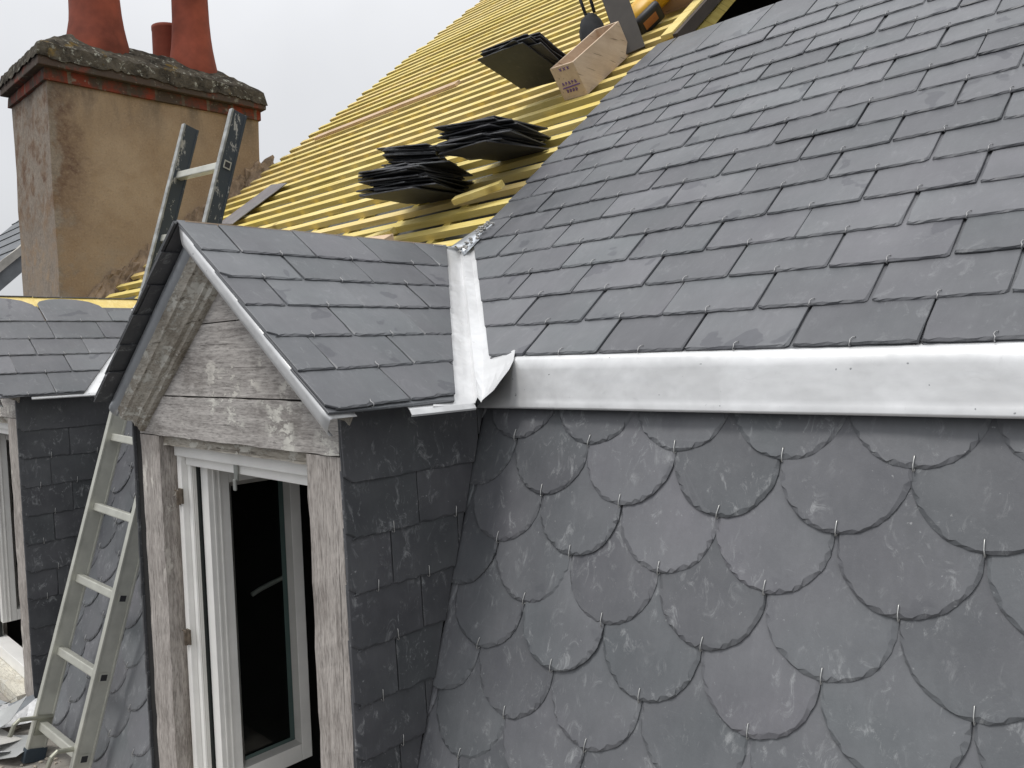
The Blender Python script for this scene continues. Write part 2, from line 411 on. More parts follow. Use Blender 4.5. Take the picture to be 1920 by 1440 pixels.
class Field:
    def __init__(s, o, U, Vv, T=.0048, L=.30, e=.12, gapn=.0004):
        s.o, s.U, s.V = V(o), V(U).normalized(), V(Vv).normalized(); s.N = s.U.cross(s.V).normalized()
        s.bm = bmesh.new(); s.tone = s.bm.faces.layers.float.new('tone'); s.uv = s.bm.loops.layers.uv.new('UVMap')
        s.T, s.L, s.e = T, L, e; s.hb = (T + gapn) * L / e; s.hooks = []
    def P(s, u, v, n): return s.o + s.U * u + s.V * v + s.N * n
    def add(s, outline, u0, v0, planes=(), lift=None, tone=None, tail_in=.004, tilt=None, rot=0.0):
        cr, sr = cos(rot), sin(rot)
        P = [(u0 + a * cr - b * sr, v0 + a * sr + b * cr, k) for a, b, k in outline]
        P = clip_poly(P, planes)
        if len(P) < 3: return False
        ar = sum(P[i][0] * P[(i + 1) % len(P)][1] - P[(i + 1) % len(P)][0] * P[i][1] for i in range(len(P)))
        if abs(ar) < 4e-4: return False
        if ar < 0: P = P[::-1]
        lift = R_(0, .0014) if lift is None else lift; tilt = R_(-.007, .007) if tilt is None else tilt
        vt = R_(-.0010, .0010) / .1
        nn = lambda u, v: lift - s.hb * (v - v0) / s.L + tilt * (u - u0) + vt * (v - v0 - .06) * .4
        n = len(P); top, mid, bot = [], [], []
        for i, (u, v, k) in enumerate(P):
            p, q = P[i - 1], P[(i + 1) % n]
            d1 = V((u - p[0], v - p[1])); d2 = V((q[0] - u, q[1] - v))
            nrm = V((-d1.y, d1.x)).normalized() + V((-d2.y, d2.x)).normalized() if d1.length > 0 and d2.length > 0 else V((0, 0))
            if nrm.length > 0: nrm.normalize()
            amt = tail_in * R_(.2, 1.9) if k else .0012
            t = nn(u, v)
            top.append(s.bm.verts.new(s.P(u + nrm.x * amt, v + nrm.y * amt, t)))
            mid.append(s.bm.verts.new(s.P(u, v, t - s.T * (R_(.45, .75) if k else .15))))
            bot.append(s.bm.verts.new(s.P(u, v, t - s.T)))
        tn = R_(0, 1) if tone is None else tone
        fs = []
        try:
            fs.append(s.bm.faces.new(top)); fs.append(s.bm.faces.new(bot[::-1]))
        except ValueError: pass
        for i in range(n):
            j = (i + 1) % n
            fs.append(s.bm.faces.new([mid[i], mid[j], top[j], top[i]])); fs.append(s.bm.faces.new([bot[i], bot[j], mid[j], mid[i]]))
        for f in fs:
            f[s.tone] = tn
            for lp in f.loops:
                c = lp.vert.co - s.o; lp[s.uv].uv = (c.dot(s.U), c.dot(s.V))
        return True
    def hook(s, u, v, n=0.0): s.hooks.append((u, v, n))
    def done(s, name, mat, parent): return link(name, s.bm, mat, parent)

def hook_mesh(name, h=.019, bend=.004):
    bm = bmesh.new()
    pts = [(-.0, .012, -.0062), (0, -.001, -.0064), (0, -.0042, -.003), (0, -.0046, .0005), (bend * .35, -.001, .0028), (-bend * .25, .006, .0030), (bend * .2, .012, .0026), (bend, h, .0020), (bend * 1.1, h + .002, .0004)]
    tube(bm, [V(p) for p in pts], .00095, 6)
    me = bpy.data.meshes.new(name); bm.to_mesh(me); bm.free(); me.materials.append(HOOK)
    for p in me.polygons: p.use_smooth = True
    return me
HOOK_DULL = plain('dull_hook', (.40, .40, .40), .45, .7, .1)
HM = hook_mesh('slate_hook_wire', .014); HM.materials[0] = HOOK_DULL; HM2 = hook_mesh('slate_hook_straight', .020, .0008)
def place_hooks(field, parent, me):
    for u, v, n in field.hooks:
        o = bpy.data.objects.new('slate_hook', me); COL.objects.link(o); o.parent = parent
        jr = R_(-.12, .12); U = (field.U * cos(jr) + field.V * sin(jr)).normalized(); Vv = field.N.cross(U)
        Mx = Matrix.Identity(4)
        for i in range(3): Mx[i][0], Mx[i][1], Mx[i][2], Mx[i][3] = U[i], Vv[i], field.N[i], field.P(u, v, n)[i]
        o.matrix_local = Mx

# ------------------------------------------------------------------ key geometry (metres)
TU, TS = rad(39.5), rad(72.46)                    # upper and steep roof pitches
UO = V((-1.2898, 1.3798, -.0098)); UU = V((1, 0, 0)); UV_ = V((0, cos(TU), sin(TU))); UN = UU.cross(UV_)
SO = V((-1.2952, 1.3472, -.2108)); SV = V((0, cos(TS), sin(TS))); SN = UU.cross(SV)
def PU(x, s, n=0.0): return V((x, UO.y, UO.z)) + UV_ * s + UN * n
def PS(x, z, n=0.0):
    t = (z - SO.z) / SV.z; return V((x, SO.y, SO.z)) + SV * t + SN * n
D1X, D2X = -1.97, -4.385                          # dormer centre lines
RZ, EZ, HW = .3597, -.109, .645                   # dormer ridge / eave height, half width of its roof
YF, YR = .95, .864                                # dormer front plane, front edge of its slates
CHW = .54                                         # half width of the dormer body
GZ = -8.0; LEDZ = -1.50

# ------------------------------------------------------------------ ground
bm = bmesh.new()
bmesh.ops.create_grid(bm, x_segments=2, y_segments=2, size=150, matrix=Matrix.Translation((0, 0, GZ)))
g = link('ground', bm, plain('asphalt', (.06, .06, .062), .9, 0, .3, 3, .4)); g['kind'] = 'structure'

# ------------------------------------------------------------------ the house: wall, mansard, battened upper roof
house = thing('mansard_house', 'house with a mansard roof half re-covered in grey slate and half bare yellow battens', 'house', (-1.5, 1.5, GZ))
bm = bmesh.new()
wbox(bm, (-6.5, .97, GZ), (3.4, 5.2, LEDZ - .28)); link('house_wall', bm, STONE, house)
bm = bmesh.new()
wbox(bm, (-6.5, .28, LEDZ - .27), (3.4, 1.5, LEDZ)); link('eaves_ledge', bm, LEDGE, house)
# steep face lining behind the scalloped slates (a solid slab, not a card)
bm = bmesh.new()
for x0, x1 in ((-6.4, D2X - CHW), (D2X + CHW, D1X - CHW), (D1X + CHW, 3.3)):
    vs = [bm.verts.new(p) for p in (PS(x0, LEDZ + .002, -.03), PS(x1, LEDZ + .002, -.03), PS(x1, -.17, -.03), PS(x0, -.17, -.03))]
    f = bm.faces.new(vs)
    fs = list(bm.faces); bmesh.ops.solidify(bm, geom=fs, thickness=-.03)
    link('steep_roof_lining', bm, BLACKIN, house); bm = bmesh.new()
bm.free()

# scalloped slating, one field right of dormer 1 and one between the dormers
SW, SE = .22, .11973
for (x0, x1) in ((D1X + CHW + .006, 1.1), (D2X + CHW + .006, D1X - CHW - .012)):
    F = Field((SO.x, SO.y, SO.z), UU, SV, T=.0054, L=.27, e=SE)
    r0, r1 = -1, 12
    pl = [(-1, 0, -(x0 - SO.x)), (1, 0, x1 - SO.x), ((-.0115, 1, .0800) if x0 > -2 else (0, 1, .078)), (0, -1, 1.37)]
    for r in range(r1, r0 - 1, -1):
        off = .5 if r % 2 else 0.0
        j0 = int((x0 - SO.x) / SW) - 2; j1 = int((x1 - SO.x) / SW) + 2
        for j in range(j0, j1 + 1):
            u = (j + off) * SW + R_(-.002, .002); v = -r * SE + R_(-.002, .002)
            lf = R_(0, .0018) + (R_(.001, .003) if random.random() < .15 else 0)
            if F.add(scallop_outline(SW * R_(.985, .998), .27), u, v, pl, lift=lf, tail_in=.0055) and x0 - SO.x + .02 < u < x1 - SO.x - .02 and -1.3 < v < .02:
                F.hook(u + R_(-.001, .003), v, lf - .0002)
    so_ = F.done('scalloped_slating', SLATE_LOW, house)
    place_hooks(F, so_, HM2)

# rectangular slating of the upper roof
UW, UE = .22, .12004
F = Field(UO, UU, UV_, T=.0054, L=.30, e=UE)
plR = [(1, 0, 1.1 + .9)]
ROWS = 16
# starter course showing under the eave
for j in range(-1, 9):
    F.add(rect_outline(UW * .985, .20), j * UW + .10 + R_(-.01, .01), -.006, [(-1, 0, .112), (1, 0, 2.0)], lift=-.0062, tilt=0)
for r in range(ROWS):
    s = r * UE
    for j in range(-6, 10):
        u = (j + (.5 if r % 2 == 0 else 0.0)) * UW + R_(-.0025, .0025)
        x = UO.x + u; dv = R_(-.0022, .0022); lf = R_(0, .0016) + (R_(.002, .004) if random.random() < .05 else 0)
        pl = list(plR)
        if s < .70:                                     # cut along the valley
            pl.append((-1, -.879, .116)); pl.append((-1, 0, .655))
        else:
            pl.append((-1, 0, .652 + R_(-.002, .002)))
        pl.append((0, 1, 2.105))
        if F.add(rect_outline(UW - R_(.004, .009), .30, R_(0, .006), R_(0, .006)), u, s + dv, pl, lift=lf, tail_in=.003):
            ok = u + .879 * s > -.10 if s < .7 else u > -.63
            if ok and u < 1.35: F.hook(u + R_(-.003, .003), s + dv, lf)
uo_ = F.done('rectangular_slating', SLATE, house)
place_hooks(F, uo_, HM)

# yellow battens, counter battens, rafters, underlay
NL, LT = -.017, .027
k = 0
VAL = lambda s, c: (c + .501 - .88 * s, c - .501 + .88 * s)   # right / left valley of a dormer centred on c
while True:
    s = .045 + .1195 * k; k += 1
    if s > 6.6: break
    segs = []
    xl = -5.70 + R_(-.03, .03)
    if s < .56:
        segs = [(VAL(s, D2X)[0] - .02, VAL(s, D1X)[1] - .03), (xl, VAL(s, D2X)[1] - .02)]
    elif s < .74: segs = [(xl, VAL(s, D1X)[0] - .02 if s < .6 else -2.02)]
    elif s < 2.06: segs = [(xl, -1.93)]
    elif s < 2.18: segs = [(xl, -1.25)]
    elif s < 3.7: segs = [(xl, -1.90)]
    else: segs = [(xl, 1.5)]
    for a, b in segs:
        if b - a < .1: continue
        bm = bmesh.new()
        grid_board(bm, PU(0, s + R_(-.003, .003), 0), (UU, UV_, UN), (a, -.02, NL - LT), (b, .02, NL + R_(-.002, .002)), max(2, int((b - a) / .4)), .0012)
        link('batten', bm, W_BATTEN, house)
x = -5.55
while x < 2.4:
    for a, b in (((-.0, 6.6),) if not (-1.85 < x < .35) else ((.0, 2.14), (3.6, 6.6))):
        s0 = a
        for c in (D1X, D2X):
            if abs(x - c) < .50: s0 = max(s0, (.501 - abs(x - c)) / .88 + .05)
        bm = bmesh.new()
        box(bm, PU(x, 0), (UU, UV_, UN), (-.02, s0, NL - LT - .028), (.02, b, NL - LT - .001))
        link('counter_batten', bm, W_RAFTER, house)
        if b > s0 + .2:
            bm = bmesh.new(); box(bm, PU(x, 0), (UU, UV_, UN), (-.035, s0 + .06, NL - LT - (.21 if abs(x + 1.905) > .06 else .085)), (.035, b, NL - LT - .034)); link('rafter', bm, W_RAFTER, house)
    x += .405
bm = bmesh.new()
def slab(x0, x1, s0, s1, na, nb): box(bm, PU(0, 0), (UU, UV_, UN), (x0, s0, na), (x1, s1, nb))
na, nb = NL - LT - .0325, NL - LT - .029
for x0, x1, s0, s1 in ((-5.66, -1.88, .62, 6.6), (-1.88, 2.4, .62, 2.12), (-1.88, 2.4, 3.62, 6.6), (D1X + .52, 2.4, 0, .62), (D2X + .52, D1X - .52, 0, .62), (-5.66, D2X - .52, 0, .62), (.4, 2.4, 2.12, 3.62)):
    slab(x0, x1, s0, s1, na, nb)
link('roof_underlay', bm, UNDERLAY, house)
# closing of the roof void so that no light leaks into it
bm = bmesh.new(); wbox(bm, (-5.62, 6.4, -1.4), (3.3, 6.45, 4.1)); wbox(bm, (-5.64, 1.5, -1.4), (-5.60, 6.4, .3)); wbox(bm, (2.6, 1.2, -1.4), (2.65, 6.4, 4.0)); link('roof_void_light_block', bm, BLACKIN, house)
bm = bmesh.new()
box(bm, PU(0, 0), (UU, UV_, UN), (-1.86, 2.13, -.75), (.5, 3.6, -.70)); link('roof_void_dark_sheet', bm, BLACKIN, house)  # near-black sheet standing in for the darkness below the opening
# trimmer round the roof opening
bm = bmesh.new(); box(bm, PU(0, 0), (UU, UV_, UN), (-1.935, 2.135, -.019), (-1.875, 3.62, .004), bev=.002); link('opening_trimmer', bm, W_BATTEN, house)
bm = bmesh.new(); box(bm, PU(0, 0), (UU, UV_, UN), (-1.874, 2.13, -.06), (-1.85, 3.62, -.006)); link('opening_membrane', bm, plain('brown_membrane', (.075, .06, .05), .8), house)

# zinc apron along the break of the roof
def apron(x0, x1, name):
    bm = bmesh.new(); rows = []
    xs = [x0 + .004 * i for i in range(32)] if x0 > -2 else [x0]
    while xs[-1] < x1 - .03: xs.append(xs[-1] + .028)
    for x in xs:
        b = 0.0; d = x - x0
        if x0 > -2 and d < .112: b = .052 * ((.112 - d) / .112) ** 1.05    # end folded back into the corner
        wv = .0012 * sin(x * 9.1) + .0008 * sin(x * 23)
        prof = [(1.470, .040), (1.405, -.012), (1.376, -.018), (1.3675, -.026), (1.3645, -.050), (1.3590, -.085), (1.3545, -.118), (1.3525, -.128), (1.3480, -.1385), (1.3482, -.1422), (1.352, -.1432)]
        zo = lambda z: z + (.004 + .0105 * (x - (D1X + CHW)) if x0 > -2 else .004) * max(0, min(1, (-.02 - z) / .1))
        rows.append([V((x, y + b * (max(0, min(1, (z + .142) / .05)) if y < 1.374 else .5) + wv, zo(z))) for y, z in prof])
    sheet(bm, rows, .0012); return link(name, bm, ZINC, house, True)
# split fine columns near the turned end, coarse beyond
apron(D1X + CHW + .008, 1.1, 'zinc_apron'); apron(D2X + CHW + .008, D1X - CHW - .02, 'zinc_apron')

# ------------------------------------------------------------------ dormers
def dormer(cx, first):
    lab = ('nearest dormer, steep gable of bare weathered oak with an open white casement and slated cheek' if first else
           'farther dormer cut by the left picture edge, round headed top slates under a yellow board')
    d = thing('dormer', lab, 'dormer', (cx, YF, LEDZ), 'dormers on the steep slope')
    L_, R2 = cx - CHW, cx + CHW
    # --- timber front
    pw = .135
    for sgn in (-1, 1):
        a, b = (L_, L_ + pw) if sgn < 0 else (R2 - pw, R2)
        bm = bmesh.new()
        grid_board(bm, O0, (WX[2], WX[0], WX[1]), (LEDZ, a, YF), (-.216, b, YF + .13), 26, .0018)
        link('timber_post', bm, W_POST, d)
    bm = bmesh.new(); grid_board(bm, O0, WX, (L_, YF - .002, -.213), (R2, YF + .12, -.098), 22, .0016); link('lintel_beam', bm, W_BEAM, d)
    bm = bmesh.new(); grid_board(bm, O0, WX, (L_ + pw + .003, YF + .012, -.243), (R2 - pw - .003, YF + .09, -.2155), 22, .0016); link('lintel_bead', bm, W_MOULD, d)
    # gable boards (two planks, real thickness)
    sl = (RZ - EZ) / HW
    def gable(z0, z1, nm):
        bm = bmesh.new()
        zt = RZ - .03
        xw = lambda z: max(.004, min(CHW, (zt - z) / sl))
        fr = []
        pts = [(cx - xw(z0), z0), (cx + xw(z0), z0), (cx + xw(z1), z1), (cx - xw(z1), z1)]
        a = [bm.verts.new((x, YF, z)) for x, z in pts]; b = [bm.verts.new((x, YF + .03, z)) for x, z in pts]
        bm.faces.new(a); bm.faces.new(b[::-1])
        for i in range(4): bm.faces.new([a[i], b[i], b[(i + 1) % 4], a[(i + 1) % 4]])
        bmesh.ops.recalc_face_normals(bm, faces=list(bm.faces)); link(nm, bm, W_GABLE, d)
    gable(-.094, .098, 'gable_board'); gable(.101, .30, 'gable_board')
    # raking mouldings
    for sgn in (-1, 1):
        A = V((cx + sgn * .0, 0, RZ - .012)); B = V((cx + sgn * (HW - .035), 0, EZ + .035 * sl - .012)); al = (B - A).normalized(); nr = V((-al.z * sgn, 0, al.x * sgn))
        if nr.z < 0: nr = -nr
        prof = [(.955, -.012), (.902, -.012), (.902, -.088), (.908, -.092), (.912, -.100), (.921, -.112), (.925, -.124), (.923, -.128), (.932, -.133), (.934, -.146), (.941, -.150), (.955, -.152)]
        if sgn > 0: prof = [(.955, -.012), (.905, -.012), (.905, -.030), (.918, -.040), (.930, -.046), (.944, -.052), (.949, -.060), (.955, -.062)]
        bm = bmesh.new(); ln = (B - A).length; rings = []; N = 26
        for i in range(N + 1):
            t = ln * i / N
            ring = []
            for y, n in prof:
                tt = t
                if i == 0: tt = abs(n) * .72                    # mitre at the apex
                if i == N: tt = ln - (.0 if n > -.1 else .02)
                ring.append(bm.verts.new(A + al * tt + nr * (n + R_(-.001, .001)) + V((0, y + R_(-.001, .001), 0))))
            rings.append(ring)
        m_ = len(prof)
        for i in range(N):
            for q in range(m_): bm.faces.new([rings[i][q], rings[i][(q + 1) % m_], rings[i + 1][(q + 1) % m_], rings[i + 1][q]])
        bm.faces.new(rings[0]); bm.faces.new(rings[-1][::-1]); bmesh.ops.recalc_face_normals(bm, faces=list(bm.faces))
        link('raking_moulding', bm, W_MOULD, d)
        # zinc drip along the verge
        bm = bmesh.new(); rows = []
        A2 = V((cx, 0, RZ - .010)); B2 = V((cx + sgn * (HW - .004), 0, EZ + .004 * sl - .010))
        pr = [(.93, -.0075), (.903, -.0075), (.897, -.012), (.893, -.020), (.8925, -.030), (.896, -.042), (.902, -.050), (.910, -.055)]
        if sgn > 0: pr = [(.93, -.0085), (.872, -.0085), (.8675, -.0105), (.868, -.020), (.870, -.034), (.873, -.046), (.879, -.0515), (.888, -.053)]
        for i in range(25):
            t = i / 24
            rows.append([A2.lerp(B2, t) + nr * n + al * (abs(n) * .72 * (1 - min(1, t * 12))) + V((0, y, 0)) for y, n in pr])
        sheet(bm, rows, .001); link('zinc_verge_drip', bm, ZINC if sgn > 0 else ZINC_EDGE, d, True)  # left drip in darker bluish zinc, its underside shade put into the colour
    # --- window frame (fixed) and casement
    yw = .993; xl, xr = L_ + pw + .002, R2 - pw - .002
    bm = bmesh.new()
    zt = -.2445
    wbox(bm, (xl + .012, yw, LEDZ + .12), (xl + .040, yw + .06, zt - .034), bev=.003); wbox(bm, (xr - .040, yw, LEDZ + .12), (xr - .012, yw + .06, zt - .034), bev=.003)
    wbox(bm, (xl + .006, yw - .004, zt - .034), (xr - .004, yw + .06, zt), bev=.003)
    wbox(bm, (xl + .042, yw + .014, zt - .062), (xr - .042, yw + .06, zt - .0345), bev=.002)
    wbox(bm, (xl + .0405, yw + .018, LEDZ + .12), (xl + .062, yw + .055, zt - .0625), bev=.002); wbox(bm, (xr - .062, yw + .018, LEDZ + .12), (xr - .0405, yw + .055, zt - .0625), bev=.002)
    wbox(bm, (xl + .012, yw, LEDZ + .06), (xr - .012, yw + .07, LEDZ + .119), bev=.003)
    wf = link('window_frame', bm, PAINT, d)
    bm = bmesh.new(); wbox(bm, (xl, yw + .006, LEDZ + .1), (xl + .0118, yw + .05, zt - .002), .001); wbox(bm, (xr - .0118, yw + .006, LEDZ + .1), (xr, yw + .05, zt - .002), .001); link('mastic_joint', bm, PUTTY, wf)
    bm = bmesh.new(); wbox(bm, (xl + .0625, yw + .026, LEDZ + .12), (xl + .070, yw + .05, zt - .063)); link('gasket', bm, GASKET, wf)
    bm = bmesh.new(); wbox(bm, (xl + .0705, yw + .022, LEDZ + .12), (xl + .0735, yw + .030, zt - .063)); wbox(bm, (xl + .0625, yw + .0195, LEDZ + .13), (xl + .0700, yw + .0258, zt - .064)); link('weather_strip', bm, PAINT_GREY, wf)
    for hz in (-.375, -.80):                                        # shutter hinges on the left jamb
        bm = bmesh.new(); wbox(bm, (xl + .026, yw - .006, hz - .045), (xl + .050, yw - .0005, hz), bev=.001)
        tube(bm, [V((xl + .024, yw - .005, hz - .050)), V((xl + .024, yw - .005, hz - .012))], .006, 8); tube(bm, [V((xl + .022, yw - .002, hz - .012)), V((xl + .010, yw - .010, hz - .006))], .002, 5)
        link('hinge', bm, RUST, wf)
        bm = bmesh.new(); tube(bm, [V((xr - .016, yw - .006, hz - .12)), V((xr - .016, yw - .006, hz - .075))], .0065, 8); tube(bm, [V((xr - .016, yw - .006, hz - .074)), V((xr - .016, yw - .006, hz - .062))], .0045, 8); link('hinge', bm, RUST, wf)
    bm = bmesh.new(); zz = zt - .034
    box(bm, V(((xl + xr) / 2 - .035, yw + .008, zz)), WX, (-.009, -.003, -.045), (.009, .003, .002), bev=.002); box(bm, V(((xl + xr) / 2 - .035, yw + .004, zz)), WX, (-.0075, -.004, -.072), (.0075, .002, -.040), bev=.003); link('latch', bm, plain('dull_steel_latch', (.33, .34, .32), .5, .6), wf)
    # the left casement swung in square to the front; the right one likewise behind its post
    for sgn in (-1, 1):
        hx = xl + .075 if sgn < 0 else xr - .075
        X = (hx, hx + .045) if sgn < 0 else (hx - .045, hx)
        y0, y1 = yw + .030, yw + .345; z0, z1 = LEDZ + .20, zt - .066
        if first or True:
            bm = bmesh.new()
            st = .095; sr = .036
            wbox(bm, (X[0], y0 + .012, z0), (X[1], y0 + .078, z1), bev=.002)                  # hinge stile
            wbox(bm, (X[0], y1 - sr, z0), (X[1], y1, z1), bev=.002)                           # meeting stile
            wbox(bm, (X[0], y0 + .0785, z0), (X[1], y1 - sr - .0005, z0 + .055), bev=.002); wbox(bm, (X[0], y0 + .0785, z1 - .055), (X[1], y1 - sr - .0005, z1), bev=.002)
            for ya, yb in ((y0 + .028, y0 + .034), (y0 + .046, y0 + .050)):
                wbox(bm, (X[1] if sgn < 0 else X[0] - .003, ya, z0 + .002), (X[1] + .003 if sgn < 0 else X[0], yb, z1 - .002))
            cs = link('casement', bm, PAINT, d)
            bm = bmesh.new(); gx = X[1] - .010 if sgn < 0 else X[0] + .010                       # glazing beads, sloped inwards
            e = .014; ya, yb, za, zb = y0 + .078, y1 - sr, z0 + .055, z1 - .055; xo = X[1] - .0005 if sgn < 0 else X[0] + .0005; xi = X[1] - .018 if sgn < 0 else X[0] + .018
            o4 = [(ya, za), (yb, za), (yb, zb), (ya, zb)]; i4 = [(ya + e, za + e), (yb - e, za + e), (yb - e, zb - e), (ya + e, zb - e)]
            vo = [bm.verts.new((xo, y, z)) for y, z in o4]; vi = [bm.verts.new((xi, y, z)) for y, z in i4]
            for i in range(4): bm.faces.new([vo[i], vo[(i + 1) % 4], vi[(i + 1) % 4], vi[i]])
            bmesh.ops.solidify(bm, geom=list(bm.faces), thickness=.003); link('glazing_bead', bm, PAINT_GREY, cs)
            bm = bmesh.new(); wbox(bm, (min(xi, xi + sgn * -.0 - .012), ya + .006, za + .006), (min(xi, xi + sgn * -.0 - .012) + .006, yb - .006, zb - .006)); link('pane', bm, GLASS, cs)
            bm = bmesh.new(); xs_ = xi + .0008 * (1 if sgn < 0 else -1); wbox(bm, (min(xs_, xs_ - .002), yb - .030, za + .016), (max(xs_, xs_ - .002), yb - .0145, zb - .016)); wbox(bm, (min(xs_, xs_ - .002), ya + .016, za + .0145), (max(xs_, xs_ - .002), yb - .0305, za + .026)); link('glazing_spacer', bm, SPACER, cs)
            bm = bmesh.new(); hzz = -.72                                                       # espagnolette handle on the room side
            ix = X[0] if sgn < 0 else X[1]; dx = -1 if sgn < 0 else 1
            wbox(bm, (min(ix, ix + dx * .008), y1 - .030, hzz - .06), (max(ix, ix + dx * .008), y1 - .006, hzz + .03), bev=.002)
            tube(bm, [V((ix + dx * .008, y1 - .018, hzz)), V((ix + dx * .04, y1 - .018, hzz)), V((ix + dx * .05, y1 - .03, hzz - .002)), V((ix + dx * .05, y1 - .10, hzz - .018)), V((ix + dx * .05, y1 - .135, hzz - .03))], .008, 8)
            link('handle', bm, plain('dull_grey_handle', (.30, .30, .27), .5), cs, True)
    # sill
    bm = bmesh.new(); grid_board(bm, O0, WX, (L_ + pw - .01, YF - .035, LEDZ + .002), (R2 - pw + .01, yw + .07, LEDZ + .058), 12, .001); link('sill', bm, W_SILL, d)
    # near-black shell put in as the darkness of the room behind the window
    bm = bmesh.new()
    y0, y1, z0, z1 = YF + .14, 2.3, LEDZ - .02, -.085
    for lo, hi in (((L_ + .02, y1, z0), (R2 - .02, y1 + .03, z1)), ((L_ + .03, y0, z1), (R2 - .03, y1, z1 + .03)), ((R2 - .05, y0, z0), (R2 - .03, y1, z1)), ((L_ + .03, y0, z0), (L_ + .05, y1, z1)), ((L_ + .02, y0, z0 - .03), (R2 - .02, y1, z0))): wbox(bm, lo, hi)
    link('room_dark_shell', bm, BLACKIN, d)
    # --- cheeks: lining boards and slates
    for sgn in (-1, 1):
        fx = R2 if sgn > 0 else L_
        bm = bmesh.new()
        yb = lambda z: SO.y + (z - SO.z) / SV.z * SV.y
        t0, t1 = (fx - .022, fx - .006) if sgn > 0 else (fx + .006, fx + .022)
        if sgn < 0: t0, t1 = fx - .048, fx - .002
        pr = [(YF + .132 if sgn > 0 else YF + .004, LEDZ), (YF + .14, LEDZ), (yb(-.16) + .1, -.13), (YF + .132 if sgn > 0 else YF + .004, -.13)]
        a = [bm.verts.new((t0, y, z)) for y, z in pr]; b = [bm.verts.new((t1, y, z)) for y, z in pr]
        bm.faces.new(a); bm.faces.new(b[::-1])
        for i in range(4): bm.faces.new([a[i], b[i], b[(i + 1) % 4], a[(i + 1) % 4]])
        bmesh.ops.recalc_face_normals(bm, faces=list(bm.faces)); link('cheek_lining', bm, BLACKIN, d)
        off = .0165 if sgn > 0 else .062
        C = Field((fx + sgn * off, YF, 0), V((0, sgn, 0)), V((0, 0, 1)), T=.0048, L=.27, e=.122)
        tn = SV.y / SV.z
        pls = [(-sgn, 0, .006), (sgn, -sgn * 0 - tn, (SO.y - YF) - SO.z * tn - .004), (0, 1, -.095)]
        # u is measured along +-y, keep the front edge and the sloping back edge
        if sgn > 0: pls = [(-1, 0, .005), (1, -tn, (SO.y - YF) - SO.z * tn - .003), (0, 1, -.09)]
        else: pls = [(1, 0, .005), (-1, -tn, (SO.y - YF) - SO.z * tn - .003), (0, 1, -.09)]
        for r in range(11):
            zt_ = -.270 - .122 * r
            ws = [.2, .22] if r % 2 else [.12, .2, .2]
            if r == 0: ws = [.40, .3]
            y = -.005 if r else -.005
            for q, wd in enumerate(ws + [.22, .22]):
                u = sgn * (y + wd / 2)
                lc = .016 if q == 0 else 0
                zz = zt_ + R_(-.002, .002)
                if zz < LEDZ + .004: y += wd; continue
                if C.add(rect_outline(wd - .003, .27, lc if sgn > 0 else 0, lc if sgn < 0 else 0), u, zz, pls, lift=R_(0, .0015)) and q < 2 and r > 0 and sgn > 0:
                    hu = y + wd * .62 if q == 0 else y + wd * .5
                    if hu - tn * zz < (SO.y - YF) - SO.z * tn - .03: C.hook(hu, zz, .0005)
                y += wd
        co = C.done('cheek_slating', SLATE_SHADED, d)
        if sgn > 0: place_hooks(C, co, HM2)
    # --- slated roof
    for sgn in (-1, 1):
        al = V((sgn * HW, 0, EZ - RZ)); LR = al.length; al.normalize()
        upv = -al
        U = V((0, sgn, 0))                                                # U x V = outward normal
        Fd = Field((cx, YR, RZ), U, upv, T=.0046, L=.29, e=.125)
        tails = [-.153, -.277, -.400, -.528, -.655, -.785] if first else [-.238, -.386, -.514, -.648, -.800]
        vy = lambda v: UO.y - YR + (RZ + v * upv.z - UO.z) / math.tan(TU)  # y of the valley for a given v (v<0 down)
        a0 = vy(0); a1 = (vy(-.5) - a0) / -.5
        CUT = a0 - .068
        pls = [(-sgn, 0, 0.0 if sgn > 0 else .012), (sgn, -a1, CUT), (0, 1, .004 if sgn > 0 else -.004)]
        if not first and sgn > 0: pls[2] = (0, 1, -.012)
        Fd.add(rect_outline(1.6, .16, .02, 0), sgn * .6, -.790 if first else -.803, pls, lift=-.0062, tilt=0)
        for r, tv in enumerate(tails):
            # course lines drift up a little towards the back near the eave, as laid
            ph = ([.105, .215, .105, .215, .095, .215] if first else [.28, .105, .215, .105, .215])[r] - .11
            step = .217 if first or r else .30
            for q in range(-1, 6):
                yc = ph + q * step + R_(-.002, .002)
                rise = .0
                if r >= 4 and first: rise = .055 * max(0, (yc - .1)) * (r - 3) / 2
                lf = R_(0, .0012)
                head = .29
                if yc < -.12: continue
                wd = step - R_(.002, .004); uu = sgn * yc; lc = 0
                if yc - .1085 < .0: lc = .02
                ol = rect_outline(wd, head, lc if sgn > 0 else R_(0, .004), lc if sgn < 0 else R_(0, .004))
                if not first and sgn > 0 and r == 0:
                    ol = [(a, b, k) for a, b, k in ol if b < .01] ; h = wd / 2
                    k_ = .5 if yc > .6 else 1.0; ol += [(h, .11 * k_, 0), (h * .88, .155 * k_, 0), (h * .62, .19 * k_, 0), (h * .25, .208 * k_, 0), (-h * .2, .214 * k_, 0), (-h * .6, .206 * k_, 0), (-h * .9, .185 * k_, 0), (-h, .16 * k_, 0)]
                if Fd.add(ol, uu, tv + rise + R_(-.001, .001), pls, lift=lf, rot=sgn * (.055 * (r - 3) / 2 if r >= 4 and first else 0)):
                    if sgn > 0 and .03 < yc < CUT + a1 * tv - .03: Fd.hook(uu, tv + rise, lf)
        fo = Fd.done('roof_slating', SLATE if sgn > 0 else SLATE_SHADED, d)  # left slope takes the darker slate, shade of its underside in the colour
        if sgn > 0: place_hooks(Fd, fo, HM)
        # boarding under the slates
        bm = bmesh.new()
        n0, n1 = -.034, -.0175; f0 = .05
        tp = -.02 if first or sgn < 0 else -.115
